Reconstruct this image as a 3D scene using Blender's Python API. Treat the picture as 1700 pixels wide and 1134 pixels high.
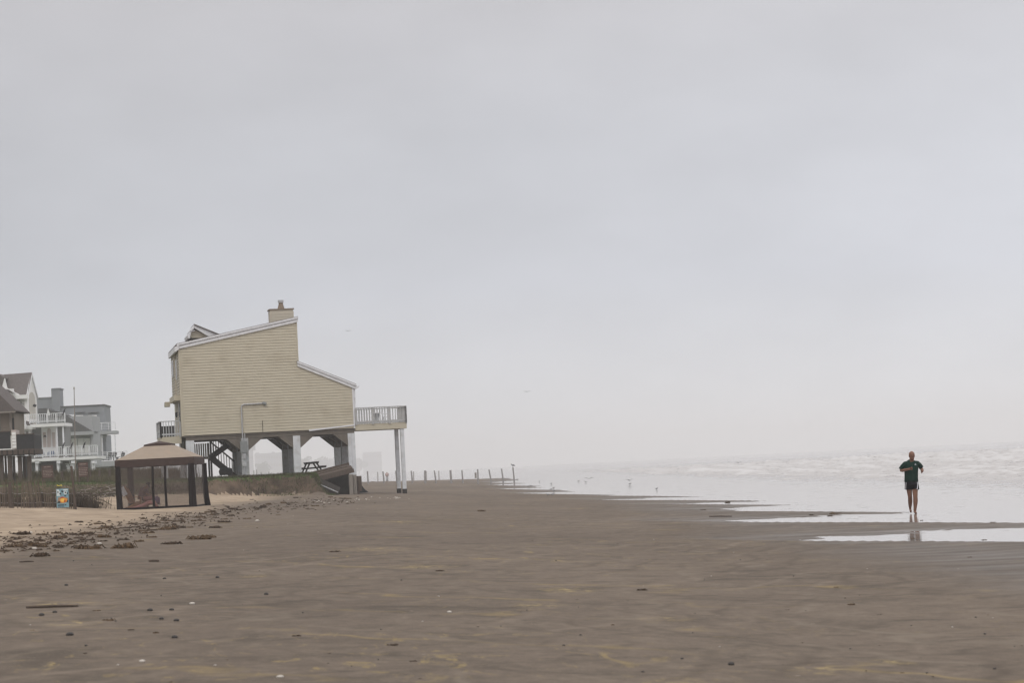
import bpy, bmesh, math, random
import numpy as np
from mathutils import Vector, Matrix, noise as mnoise

R = math.radians
random.seed(7)
scene = bpy.context.scene
for o in list(bpy.data.objects):
    bpy.data.objects.remove(o)
C = scene.collection

# ------------------------------------------------------------------ camera
LENS, SENSOR = 85.0, 36.0
F = 1700 * LENS / SENSOR            # focal length in pixels of the photograph
ROLL, CAM_Z = 0.050, 1.95
PITCH = math.atan(206 * math.cos(ROLL) / F)
cam_data = bpy.data.cameras.new('camera')
cam_data.lens = LENS
cam_data.sensor_width = SENSOR
cam_data.clip_start = 0.3
cam_data.clip_end = 9000
cam_data.dof.use_dof = True
cam_data.dof.focus_distance = 105
cam_data.dof.aperture_fstop = 5.0
cam = bpy.data.objects.new('camera', cam_data)
C.objects.link(cam)
cam.location = (0, 0, CAM_Z)
cam.rotation_euler = (Matrix.Rotation(math.pi / 2 + PITCH, 3, 'X') @ Matrix.Rotation(-ROLL, 3, 'Z')).to_euler()
scene.camera = cam

# ------------------------------------------------------------------ light
SUN_EL, SUN_AZ = 52, 205            # azimuth from +Y, clockwise: behind the camera, a little left
sun_dir = Vector((math.sin(R(SUN_AZ)) * math.cos(R(SUN_EL)), math.cos(R(SUN_AZ)) * math.cos(R(SUN_EL)), math.sin(R(SUN_EL))))
sl = bpy.data.lights.new('sun', 'SUN')
sl.energy = 1.0
sl.angle = R(30)
sl.color = (1.0, 0.96, 0.91)
sun = bpy.data.objects.new('sun', sl)
C.objects.link(sun)
sun.rotation_euler = (-sun_dir).to_track_quat('-Z', 'Y').to_euler()

world = bpy.data.worlds.new('World')
scene.world = world
world.use_nodes = True
nt = world.node_tree
for n in list(nt.nodes):
    nt.nodes.remove(n)
def N(t, typ, **kw):
    n = t.nodes.new(typ)
    for k, v in kw.items():
        setattr(n, k, v)
    return n
wout = N(nt, 'ShaderNodeOutputWorld')
wbg = N(nt, 'ShaderNodeBackground')
wbg.inputs['Strength'].default_value = 0.1
sky = N(nt, 'ShaderNodeTexSky', sky_type='NISHITA')
sky.sun_disc = False
sky.sun_elevation = R(SUN_EL)
sky.sun_rotation = R(SUN_AZ)
sky.air_density = 1.2
sky.dust_density = 6
tc = N(nt, 'ShaderNodeTexCoord')
sep = N(nt, 'ShaderNodeSeparateXYZ')
nt.links.new(tc.outputs['Generated'], sep.inputs[0])
grad = N(nt, 'ShaderNodeValToRGB')
el = grad.color_ramp.elements
el[0].position = 0.0; el[0].color = (0.715, 0.718, 0.735, 1)
el[1].position = 1.0; el[1].color = (1.42, 1.41, 1.42, 1)
for p, c in ((0.025, (0.665, 0.674, 0.705, 1)), (0.075, (0.588, 0.606, 0.660, 1)), (0.13, (0.566, 0.578, 0.622, 1)), (0.2, (0.552, 0.548, 0.576, 1)), (0.42, (0.74, 0.735, 0.75, 1))):
    e = el.new(p); e.color = c
nt.links.new(sep.outputs['Z'], grad.inputs[0])
def cloud_noise(scale, vec_scale, detail, lo, hi, off):
    mp = N(nt, 'ShaderNodeMapping')
    mp.inputs['Scale'].default_value = vec_scale
    mp.inputs['Location'].default_value = off
    nt.links.new(tc.outputs['Generated'], mp.inputs[0])
    nz = N(nt, 'ShaderNodeTexNoise')
    nz.inputs['Scale'].default_value = scale
    nz.inputs['Detail'].default_value = detail
    nz.inputs['Roughness'].default_value = 0.5
    nt.links.new(mp.outputs[0], nz.inputs['Vector'])
    mr = N(nt, 'ShaderNodeMapRange')
    mr.inputs['From Min'].default_value = 0.3
    mr.inputs['From Max'].default_value = 0.7
    mr.inputs['To Min'].default_value = lo
    mr.inputs['To Max'].default_value = hi
    nt.links.new(nz.outputs['Fac'], mr.inputs['Value'])
    return mr
c1 = cloud_noise(6.0, (1, 1, 2.6), 3.0, 0.955, 1.045, (0.35, 0.1, 0.2))
c2 = cloud_noise(16.0, (1, 1, 2.2), 5.0, 0.97, 1.03, (2.0, 0, 1.0))
mu = N(nt, 'ShaderNodeMath', operation='MULTIPLY')
nt.links.new(c1.outputs[0], mu.inputs[0]); nt.links.new(c2.outputs[0], mu.inputs[1])
mu2 = N(nt, 'ShaderNodeMath', operation='MULTIPLY')
nt.links.new(mu.outputs[0], mu2.inputs[0]); mu2.inputs[1].default_value = 10.4
azm = N(nt, 'ShaderNodeMath', operation='MULTIPLY_ADD'); nt.links.new(sep.outputs['X'], azm.inputs[0]); azm.inputs[1].default_value = 0.38; azm.inputs[2].default_value = 1.0
mu3 = N(nt, 'ShaderNodeMath', operation='MULTIPLY'); nt.links.new(mu2.outputs[0], mu3.inputs[0]); nt.links.new(azm.outputs[0], mu3.inputs[1])
vs = N(nt, 'ShaderNodeVectorMath', operation='SCALE')
nt.links.new(grad.outputs[0], vs.inputs[0]); nt.links.new(mu3.outputs[0], vs.inputs['Scale'])
# thinner cloud lets a little blue through
c3 = cloud_noise(5.0, (1, 1, 2.0), 2.0, 0.0, 0.04, (0.3, 0.9, 0.4))
mix = N(nt, 'ShaderNodeMix', data_type='RGBA')
nt.links.new(c3.outputs[0], mix.inputs[0])
nt.links.new(vs.outputs[0], mix.inputs[6])
nt.links.new(sky.outputs[0], mix.inputs[7])
nt.links.new(mix.outputs[2], wbg.inputs['Color'])
nt.links.new(wbg.outputs[0], wout.inputs['Surface'])

scene.view_settings.view_transform = 'Standard'
scene.view_settings.look = 'None'
scene.view_settings.exposure = 0.0
scene.view_settings.gamma = 1.0
scene.view_settings.use_curve_mapping = False
scene.cycles.volume_bounces = 4
scene.cycles.filter_width = 1.4
scene.cycles.max_bounces = 10
scene.cycles.transparent_max_bounces = 24
scene.cycles.use_denoising = True
scene.cycles.sample_clamp_indirect = 4.0
scene.cycles.use_adaptive_sampling = False

# ------------------------------------------------------------------ measuring
def ray(px, py):
    x, y = px - 850, 567 - py
    xr = x * math.cos(ROLL) + y * math.sin(ROLL)
    yr = -x * math.sin(ROLL) + y * math.cos(ROLL)
    return xr / F, math.cos(PITCH) - yr / F * math.sin(PITCH), math.sin(PITCH) + yr / F * math.cos(PITCH)
def at(px, py, Y):
    r = ray(px, py); t = Y / r[1]
    return Vector((r[0] * t, Y, CAM_Z + r[2] * t))

# ------------------------------------------------------------------ materials
MATS = {}
def mat(name, col, rough=0.8, var=0.15, scale=3.0, bump=0.0, bscale=None, col2=None, stretch=(1, 1, 1), metal=0.0, spec=0.18, dirt=None):
    if name in MATS:
        return MATS[name]
    m = bpy.data.materials.new(name)
    m.use_nodes = True
    t = m.node_tree
    b = t.nodes['Principled BSDF']
    b.inputs['Roughness'].default_value = rough
    b.inputs['Metallic'].default_value = metal
    b.inputs['Specular IOR Level'].default_value = spec
    tcn = N(t, 'ShaderNodeTexCoord')
    mp = N(t, 'ShaderNodeMapping')
    mp.inputs['Scale'].default_value = stretch
    t.links.new(tcn.outputs['Object'], mp.inputs[0])
    nz = N(t, 'ShaderNodeTexNoise')
    nz.inputs['Scale'].default_value = scale
    nz.inputs['Detail'].default_value = 5
    nz.inputs['Roughness'].default_value = 0.6
    t.links.new(mp.outputs[0], nz.inputs['Vector'])
    rp = N(t, 'ShaderNodeValToRGB')
    rp.color_ramp.elements[0].position = 0.3
    rp.color_ramp.elements[1].position = 0.7
    a = [c * (1 - var) for c in col]
    d = list(col2) if col2 else [min(1, c * (1 + var)) for c in col]
    rp.color_ramp.elements[0].color = (*a, 1)
    rp.color_ramp.elements[1].color = (*d, 1)
    t.links.new(nz.outputs['Fac'], rp.inputs[0])
    last = rp.outputs[0]
    if dirt:
        n2 = N(t, 'ShaderNodeTexNoise')
        n2.inputs['Scale'].default_value = dirt[1]
        n2.inputs['Detail'].default_value = 6
        t.links.new(tcn.outputs['Object'], n2.inputs['Vector'])
        r2 = N(t, 'ShaderNodeMapRange')
        r2.inputs['From Min'].default_value = 0.52
        r2.inputs['From Max'].default_value = 0.72
        r2.inputs['To Max'].default_value = dirt[2]
        t.links.new(n2.outputs['Fac'], r2.inputs['Value'])
        mx = N(t, 'ShaderNodeMix', data_type='RGBA')
        t.links.new(r2.outputs[0], mx.inputs[0])
        t.links.new(last, mx.inputs[6])
        mx.inputs[7].default_value = (*dirt[0], 1)
        last = mx.outputs[2]
    t.links.new(last, b.inputs['Base Color'])
    if bump:
        bn = N(t, 'ShaderNodeBump')
        bn.inputs['Strength'].default_value = 0.6
        bn.inputs['Distance'].default_value = bump
        nb = N(t, 'ShaderNodeTexNoise')
        nb.inputs['Scale'].default_value = bscale or scale * 4
        nb.inputs['Detail'].default_value = 4
        t.links.new(mp.outputs[0], nb.inputs['Vector'])
        t.links.new(nb.outputs['Fac'], bn.inputs['Height'])
        t.links.new(bn.outputs[0], b.inputs['Normal'])
    MATS[name] = m
    return m

mat('siding', (0.485, 0.438, 0.34), 0.6, 0.05, 1.2, dirt=((0.33, 0.28, 0.20), 0.9, 0.4), stretch=(1, 1, 3))
mat('siding_side', (0.47, 0.425, 0.345), 0.6, 0.06, 1.5)
mat('white_trim', (0.70, 0.70, 0.72), 0.5, 0.06, 4, dirt=((0.42, 0.40, 0.38), 3, 0.35))
mat('column_white', (0.60, 0.61, 0.63), 0.55, 0.08, 3, dirt=((0.36, 0.34, 0.31), 2.2, 0.5))
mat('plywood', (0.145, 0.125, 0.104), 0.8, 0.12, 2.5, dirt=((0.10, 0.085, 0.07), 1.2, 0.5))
mat('shingle', (0.115, 0.10, 0.095), 0.9, 0.2, 6, bump=0.02)
mat('shingle_grey', (0.11, 0.11, 0.11), 0.9, 0.2, 6, bump=0.02)
mat('flue_brown', (0.20, 0.15, 0.11), 0.7, 0.2, 6)
mat('metal_grey', (0.42, 0.42, 0.43), 0.45, 0.1, 6, metal=0.3)
mat('box_grey', (0.22, 0.23, 0.23), 0.5, 0.08, 5)
mat('deck_wood', (0.42, 0.42, 0.42), 0.8, 0.14, 8, dirt=((0.27, 0.22, 0.17), 4, 0.6))
mat('rail_grey', (0.44, 0.45, 0.46), 0.75, 0.12, 6, dirt=((0.3, 0.27, 0.23), 4, 0.5))
mat('brown_board', (0.085, 0.062, 0.050), 0.9, 0.2, 6, bump=0.01, stretch=(0.4, 3, 3))
mat('old_wood', (0.095, 0.072, 0.058), 0.9, 0.25, 6, bump=0.01, stretch=(3, 3, 0.4))
mat('post_hazed', (0.40, 0.385, 0.38), 0.9, 0.15, 6)  # far posts: haze fade put into the wood colour
mat('post_wood', (0.29, 0.275, 0.27), 0.9, 0.2, 6, bump=0.01)  # weathered grey, lightened further to stand in for haze
mat('fence_wood', (0.13, 0.102, 0.076), 0.9, 0.2, 6)
mat('grey_wood', (0.23, 0.205, 0.18), 0.9, 0.22, 6, bump=0.01, stretch=(3, 3, 0.4))
mat('dark_wood', (0.032, 0.027, 0.024), 0.85, 0.25, 6, bump=0.01)
mat('black', (0.03, 0.03, 0.032), 0.7, 0.2, 5)
mat('glass_dark', (0.05, 0.055, 0.06), 0.15, 0.1, 2)
mat('canopy_tan', (0.29, 0.235, 0.185), 0.85, 0.07, 2.5, bump=0.02, bscale=3, dirt=((0.35, 0.26, 0.19), 3, 0.4))
mat('fabric_brown', (0.060, 0.040, 0.035), 0.85, 0.12, 5, bump=0.02, bscale=4)
mat('fabric_black', (0.014, 0.010, 0.010), 0.85, 0.15, 6, bump=0.02, bscale=5)
mat('white_house', (0.74, 0.73, 0.72), 0.65, 0.05, 0.8)
mat('white_side', (0.70, 0.68, 0.66), 0.65, 0.05, 0.8)
mat('cream_wall', (0.45, 0.42, 0.37), 0.7, 0.06, 1.0)
mat('grey_wall', (0.20, 0.20, 0.195), 0.75, 0.08, 1.0)
mat('blue_grey', (0.235, 0.245, 0.262), 0.7, 0.06, 0.6)
mat('pale_grey', (0.34, 0.345, 0.35), 0.7, 0.06, 0.8)
mat('shutter_white', (0.72, 0.71, 0.69), 0.6, 0.04, 3)
mat('tan_wall', (0.22, 0.185, 0.15), 0.7, 0.08, 1.0)
mat('pink_wall', (0.50, 0.43, 0.40), 0.7, 0.06, 1.0)
mat('window_pane', (0.20, 0.18, 0.17), 0.2, 0.1, 1)
mat('sign_brown', (0.095, 0.055, 0.045), 0.7, 0.1, 8)
mat('sign_text', (0.30, 0.24, 0.21), 0.7, 0.05, 8)
mat('skin', (0.185, 0.094, 0.063), 0.55, 0.08, 9)
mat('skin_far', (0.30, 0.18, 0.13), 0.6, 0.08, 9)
mat('shirt_green', (0.002, 0.022, 0.015), 0.8, 0.25, 9, bump=0.012, bscale=9)
mat('shorts_navy', (0.004, 0.004, 0.007), 0.75, 0.3, 9, bump=0.012, bscale=9)
mat('stripe_white', (0.6, 0.6, 0.65), 0.7, 0.05, 9)
mat('eye_dark', (0.03, 0.02, 0.02), 0.4, 0.1, 9)
mat('adirondack', (0.30, 0.16, 0.085), 0.7, 0.15, 5)
mat('shirt_mauve', (0.16, 0.10, 0.10), 0.8, 0.2, 6)
mat('shirt_pink', (0.5, 0.38, 0.36), 0.8, 0.1, 6)  # far walker's top, paled in colour to stand in for haze
mat('towel_pink', (0.42, 0.19, 0.17), 0.9, 0.1, 6, bump=0.02)
mat('towel_white', (0.6, 0.6, 0.62), 0.9, 0.05, 6)
mat('bag_purple', (0.12, 0.07, 0.15), 0.7, 0.2, 6)
mat('trousers_grey', (0.4, 0.4, 0.41), 0.8, 0.1, 6)  # far walker's trousers, haze fade put into the grey
mat('seaweed', (0.045, 0.028, 0.017), 0.85, 0.45, 14, bump=0.02, bscale=20)
mat('seaweed_tan', (0.085, 0.053, 0.029), 0.85, 0.45, 14, bump=0.02, bscale=20)
mat('shell_white', (0.5, 0.46, 0.41), 0.5, 0.08, 14)
mat('pebble', (0.06, 0.055, 0.052), 0.7, 0.3, 14)
mat('gull_white', (0.26, 0.26, 0.27), 0.7, 0.05, 9)
mat('gull_grey', (0.06, 0.06, 0.063), 0.7, 0.1, 9)
mat('bird_black', (0.02, 0.02, 0.024), 0.6, 0.1, 9)
mat('grass', (0.052, 0.080, 0.022), 0.85, 0.35, 3.0, col2=(0.088, 0.108, 0.034))
mat('dune_grass', (0.085, 0.078, 0.038), 0.9, 0.3, 0.8, col2=(0.13, 0.11, 0.062))
mat('dry_root', (0.058, 0.043, 0.029), 0.9, 0.3, 3)
mat('foliage_far', (0.06, 0.07, 0.04), 0.9, 0.3, 0.3)
mat('far_wall', (0.26, 0.26, 0.28), 0.8, 0.06, 0.1)
mat('ribbon_yellow', (0.65, 0.52, 0.06), 0.5, 0.1, 9)
mat('poster_blue', (0.20, 0.34, 0.40), 0.4, 0.18, 9)
mat('poster_orange', (0.75, 0.28, 0.03), 0.4, 0.15, 9)
mat('poster_yellow', (0.80, 0.52, 0.10), 0.4, 0.1, 9)
mat('poster_red', (0.45, 0.07, 0.03), 0.4, 0.15, 9)
mat('poster_ink', (0.03, 0.045, 0.055), 0.4, 0.2, 9)
mat('poster_white', (0.6, 0.65, 0.66), 0.4, 0.05, 9)
mat('poster_tan', (0.35, 0.22, 0.13), 0.4, 0.1, 9)
mat('blue_cover', (0.10, 0.13, 0.20), 0.6, 0.1, 5)

def net_material():
    m = bpy.data.materials.new('netting')
    m.use_nodes = True
    t = m.node_tree
    b = t.nodes['Principled BSDF']
    b.inputs['Base Color'].default_value = (0.14, 0.11, 0.10, 1)
    b.inputs['Roughness'].default_value = 0.9
    out = t.nodes['Material Output']
    tr = N(t, 'ShaderNodeBsdfTransparent')
    mx = N(t, 'ShaderNodeMixShader')
    tcn = N(t, 'ShaderNodeTexCoord')
    nz = N(t, 'ShaderNodeTexNoise')
    nz.inputs['Scale'].default_value = 1.6
    t.links.new(tcn.outputs['Object'], nz.inputs['Vector'])
    mr = N(t, 'ShaderNodeMapRange')
    mr.inputs['To Min'].default_value = 0.30
    mr.inputs['To Max'].default_value = 0.42
    t.links.new(nz.outputs['Fac'], mr.inputs['Value'])
    t.links.new(mr.outputs[0], mx.inputs[0])
    t.links.new(tr.outputs[0], mx.inputs[1])
    t.links.new(b.outputs[0], mx.inputs[2])
    t.links.new(mx.outputs[0], out.inputs['Surface'])
    MATS['netting'] = m
net_material()

def sand_point(px, py):
    q = ray(px, py); k_ = (0.3 - CAM_Z) / q[2]; return q[0] * k_, q[1] * k_
BLOTS = [(*sand_point(a_, b_), c_, d_) for a_, b_, c_, d_ in ((95, 1038, .30, .8), (125, 1068, .28, .95), (200, 975, .30, .6), (420, 975, .32, .7), (940, 972, .42, .95), (890, 1000, .35, .8), (1105, 1012, .30, .7), (1365, 1083, .30, .8), (1120, 1118, .28, .8), (660, 872, .9, .8), (620, 920, .8, .7), (700, 945, .6, .7), (1480, 1065, .2, .7))]
def sand_material():
    m = bpy.data.materials.new('sand')
    m.use_nodes = True
    t = m.node_tree
    b = t.nodes['Principled BSDF']
    L = t.links.new
    geo = N(t, 'ShaderNodeNewGeometry')
    sp = N(t, 'ShaderNodeSeparateXYZ'); L(geo.outputs['Position'], sp.inputs[0])
    def mth(op, a, c, clamp=False):
        n = N(t, 'ShaderNodeMath', operation=op); n.use_clamp = clamp
        for i, v in enumerate((a, c)):
            if isinstance(v, (int, float)): n.inputs[i].default_value = v
            else: L(v, n.inputs[i])
        return n.outputs[0]
    def nz(scale, st=(1, 1, 1), detail=4, rough=0.55, off=(0, 0, 0), dist=0.0, rot=0.0):
        mp = N(t, 'ShaderNodeMapping'); mp.inputs['Scale'].default_value = st
        mp.inputs['Location'].default_value = off
        mp.inputs['Rotation'].default_value = (0, 0, rot)
        L(geo.outputs['Position'], mp.inputs[0])
        n = N(t, 'ShaderNodeTexNoise'); n.inputs['Scale'].default_value = scale
        n.inputs['Detail'].default_value = detail; n.inputs['Roughness'].default_value = rough
        n.inputs['Distortion'].default_value = dist
        L(mp.outputs[0], n.inputs['Vector'])
        return n.outputs['Fac']
    def rng(v, a, c, lo, hi):
        n = N(t, 'ShaderNodeMapRange')
        n.inputs['From Min'].default_value = a; n.inputs['From Max'].default_value = c
        n.inputs['To Min'].default_value = lo; n.inputs['To Max'].default_value = hi
        L(v, n.inputs['Value']); return n.outputs[0]
    def mixc(f, a, c, mode='MIX'):
        n = N(t, 'ShaderNodeMix', data_type='RGBA', blend_type=mode)
        if isinstance(f, (int, float)): n.inputs[0].default_value = f
        else: L(f, n.inputs[0])
        for i, v in ((6, a), (7, c)):
            if isinstance(v, tuple): n.inputs[i].default_value = (*v, 1)
            else: L(v, n.inputs[i])
        return n.outputs[2]
    xs = mth('ADD', sp.outputs['X'], mth('MULTIPLY', sp.outputs['Y'], 0.025))
    # damp sand: broad mottling, wheel and wind streaks, with ripple shading put into colour
    broad = nz(0.11, (1.0, 0.35, 1), 4)
    c = mixc(rng(broad, 0.35, 0.65, 0, 1), (0.128, 0.100, 0.079), (0.184, 0.145, 0.113))
    st1 = nz(1.3, (0.55, 0.55, 1), 7, 0.66, dist=1.0, rot=0.3)
    c = mixc(rng(st1, 0.34, 0.50, 0.85, 0), c, (0.082, 0.066, 0.052))
    st2 = nz(1.7, (0.8, 0.45, 1), 7, 0.66, (9, 3, 0), dist=1.4, rot=-0.5)
    c = mixc(rng(st2, 0.50, 0.70, 0, 0.8), c, (0.20, 0.160, 0.124))
    fine = nz(7.0, (1.0, 0.6, 1), 6, 0.75, (2, 2, 0))
    c = mixc(rng(fine, 0.35, 0.65, 0.45, 0), c, (0.070, 0.058, 0.048))
    gr = nz(45.0, (1, 1, 1), 3, 0.8)
    c = mixc(rng(gr, 0.5, 0.7, 0, 0.55), c, (0.20, 0.168, 0.135))
    # yellow foam residue in ragged streaks
    ys = nz(2.2, (1.0, 0.42, 1), 8, 0.72, (31, 7, 0), dist=1.6, rot=0.7)
    yp = nz(0.10, (1, 0.6, 1), 3, 0.5, (3, 51, 0))
    yf = mth('MULTIPLY', rng(ys, 0.58, 0.66, 0, 1), rng(yp, 0.48, 0.60, 0, 0.65))
    c = mixc(yf, c, (0.30, 0.225, 0.105))
    def ripple(ax_, ay_, per, w_, seed, col_, amt, msc, wob_=9.0):
        nonlocal c
        wv = nz(0.16, (1, 1, 1), 4, 0.6, (seed, 3, 0))
        u_ = mth('ADD', mth('ADD', mth('MULTIPLY', sp.outputs['X'], ax_), mth('MULTIPLY', sp.outputs['Y'], ay_)), mth('MULTIPLY', wv, wob_))
        fr = mth('ABSOLUTE', mth('SUBTRACT', mth('FRACT', mth('MULTIPLY', u_, 1 / per), 0), 0.5), 0)
        ln = rng(fr, 0.0, w_, 1, 0)
        ms = rng(nz(msc, (1.0, 0.5, 1), 6, 0.7, (seed * 2, 9, 0)), 0.48, 0.60, 0, amt)
        c = mixc(mth('MULTIPLY', ln, ms), c, col_)
    ripple(0.5, 0.85, 3.6, 0.05, 5, (0.29, 0.215, 0.10), 0.6, 0.30)
    ripple(-0.35, 0.9, 1.5, 0.16, 11, (0.070, 0.058, 0.047), 0.5, 0.42)
    ripple(0.9, 0.30, 1.9, 0.10, 17, (0.20, 0.165, 0.13), 0.6, 0.25)
    ripple(0.2, 1.0, 0.55, 0.22, 23, (0.090, 0.073, 0.058), 0.35, 0.6)
    ripple(0.95, -0.30, 1.25, 0.12, 29, (0.215, 0.172, 0.135), 0.55, 0.22, 3.0)
    ripple(0.97, -0.22, 0.80, 0.16, 37, (0.088, 0.070, 0.055), 0.6, 0.25, 2.5)
    ripple(0.80, 0.42, 0.65, 0.15, 43, (0.092, 0.073, 0.057), 0.5, 0.3, 3.0)
    for (bx_, by_, br_, bs_) in BLOTS:       # patches of dried yellow foam
        vd = N(t, 'ShaderNodeVectorMath', operation='SUBTRACT'); L(geo.outputs['Position'], vd.inputs[0]); vd.inputs[1].default_value = (bx_, by_, 0.3)
        vm_ = N(t, 'ShaderNodeVectorMath', operation='MULTIPLY'); L(vd.outputs[0], vm_.inputs[0]); vm_.inputs[1].default_value = (1 / br_, 0.55 / br_, 0)
        vl = N(t, 'ShaderNodeVectorMath', operation='LENGTH'); L(vm_.outputs[0], vl.inputs[0])
        nn = nz(5.0, (1, 0.7, 1), 7, 0.72, (bx_, by_, 0), dist=0.8)
        fall = mth('MULTIPLY', rng(vl.outputs['Value'], 0.1, 1.2, 1, 0), rng(nn, 0.48, 0.60, 0, bs_))
        c = mixc(fall, c, (0.36, 0.275, 0.135))
    # dark specks and pale shell grains
    vo = N(t, 'ShaderNodeTexVoronoi'); vo.inputs['Scale'].default_value = 2.3
    L(geo.outputs['Position'], vo.inputs['Vector'])
    sc_ = N(t, 'ShaderNodeSeparateColor'); L(vo.outputs['Color'], sc_.inputs[0])
    rad = mth('MULTIPLY', mth('POWER', sc_.outputs[0], 3.0), 0.075)
    spk = mth('LESS_THAN', vo.outputs['Distance'], rad)
    isdark = mth('GREATER_THAN', sc_.outputs[1], 0.45)
    c = mixc(mth('MULTIPLY', spk, mth('MULTIPLY', isdark, 0.75)), c, (0.05, 0.040, 0.030))
    c = mixc(mth('MULTIPLY', spk, mth('MULTIPLY', mth('SUBTRACT', 1.0, isdark), 0.6)), c, (0.32, 0.27, 0.22))
    # dry sand above the wrack line
    wob = nz(0.16, (1, 0.5, 1), 5, 0.6, (5, 5, 0))
    line = mth('ADD', xs, mth('MULTIPLY', mth('SUBTRACT', wob, 0.5), 5.0))
    far_ = rng(sp.outputs['Y'], 165, 400, 0, 14)
    line = mth('ADD', line, far_)
    dry = rng(line, -11.6, -9.2, 1, 0)
    dn = nz(0.9, (0.5, 1, 1), 6, 0.65, (0, 8, 0))
    dcol = mixc(rng(dn, 0.35, 0.65, 0, 1), (0.25, 0.192, 0.138), (0.40, 0.315, 0.232))
    tr = nz(2.4, (0.4, 1, 1), 5, 0.6, (40, 8, 0))
    dcol = mixc(rng(tr, 0.58, 0.70, 0, 0.6), dcol, (0.16, 0.125, 0.095))
    c = mixc(dry, c, dcol)
    # saturated sand by the water
    wet = rng(sp.outputs['Z'], 0.001, 0.060, 1, 0)
    c = mixc(mth('MULTIPLY', wet, 0.55), c, (0.078, 0.066, 0.057))
    L(c, b.inputs['Base Color'])
    wetn = mth('MULTIPLY', wet, rng(nz(0.9, (0.3, 1, 1), 4), 0.35, 0.6, 0.4, 1))
    L(rng(wetn, 0, 1, 0.9, 0.40), b.inputs['Roughness'])
    L(rng(wetn, 0, 1, 0.06, 0.28), b.inputs['Specular IOR Level'])
    bn = N(t, 'ShaderNodeBump'); bn.inputs['Strength'].default_value = 0.7; bn.inputs['Distance'].default_value = 0.035
    h1 = nz(3.0, (0.5, 1, 1), 6, 0.65)
    L(mth('MULTIPLY', h1, mth('ADD', mth('MULTIPLY', dry, 2.2), 0.35)), bn.inputs['Height'])
    L(bn.outputs[0], b.inputs['Normal'])
    MATS['sand'] = m
sand_material()

def earth_material():
    m = mat('earth', (0.062, 0.043, 0.031), 0.95, 0.35, 1.1, bump=0.16, bscale=2.6, col2=(0.150, 0.108, 0.076), dirt=((0.17, 0.128, 0.092), 0.7, 0.6))
    return m
earth_material()

def water_material():
    m = bpy.data.materials.new('sea_water')
    m.use_nodes = True
    t = m.node_tree
    L = t.links.new
    b = t.nodes['Principled BSDF']
    b.inputs['Roughness'].default_value = 0.08
    b.inputs['IOR'].default_value = 1.33
    geo = N(t, 'ShaderNodeNewGeometry')
    at_ = N(t, 'ShaderNodeAttribute'); at_.attribute_name = 'foam'
    mp = N(t, 'ShaderNodeMapping'); mp.inputs['Scale'].default_value = (1.0, 0.40, 1)
    L(geo.outputs['Position'], mp.inputs[0])
    nz = N(t, 'ShaderNodeTexNoise'); nz.inputs['Scale'].default_value = 1.1
    nz.inputs['Detail'].default_value = 7; nz.inputs['Roughness'].default_value = 0.68
    L(mp.outputs[0], nz.inputs['Vector'])
    ad = N(t, 'ShaderNodeMath', operation='MULTIPLY_ADD')
    L(at_.outputs['Fac'], ad.inputs[0]); ad.inputs[1].default_value = 0.55; L(nz.outputs['Fac'], ad.inputs[2])
    mr = N(t, 'ShaderNodeMapRange'); mr.inputs['From Min'].default_value = 0.60; mr.inputs['From Max'].default_value = 0.92
    L(ad.outputs[0], mr.inputs['Value'])
    mx = N(t, 'ShaderNodeMix', data_type='RGBA')
    L(mr.outputs[0], mx.inputs[0])
    mx.inputs[6].default_value = (0.27, 0.235, 0.21, 1)
    mx.inputs[7].default_value = (0.53, 0.515, 0.51, 1)
    L(mx.outputs[2], b.inputs['Base Color'])
    rr = N(t, 'ShaderNodeMapRange'); rr.inputs['To Min'].default_value = 0.08; rr.inputs['To Max'].default_value = 0.7
    L(mr.outputs[0], rr.inputs['Value']); L(rr.outputs[0], b.inputs['Roughness'])
    bn = N(t, 'ShaderNodeBump'); bn.inputs['Strength'].default_value = 0.6; bn.inputs['Distance'].default_value = 0.009
    m2 = N(t, 'ShaderNodeMapping'); m2.inputs['Scale'].default_value = (0.6, 1.6, 1)
    L(geo.outputs['Position'], m2.inputs[0])
    n2 = N(t, 'ShaderNodeTexNoise'); n2.inputs['Scale'].default_value = 1.2; n2.inputs['Detail'].default_value = 4
    L(m2.outputs[0], n2.inputs['Vector'])
    L(n2.outputs['Fac'], bn.inputs['Height']); L(bn.outputs[0], b.inputs['Normal'])
    MATS['sea_water'] = m
water_material()

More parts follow.
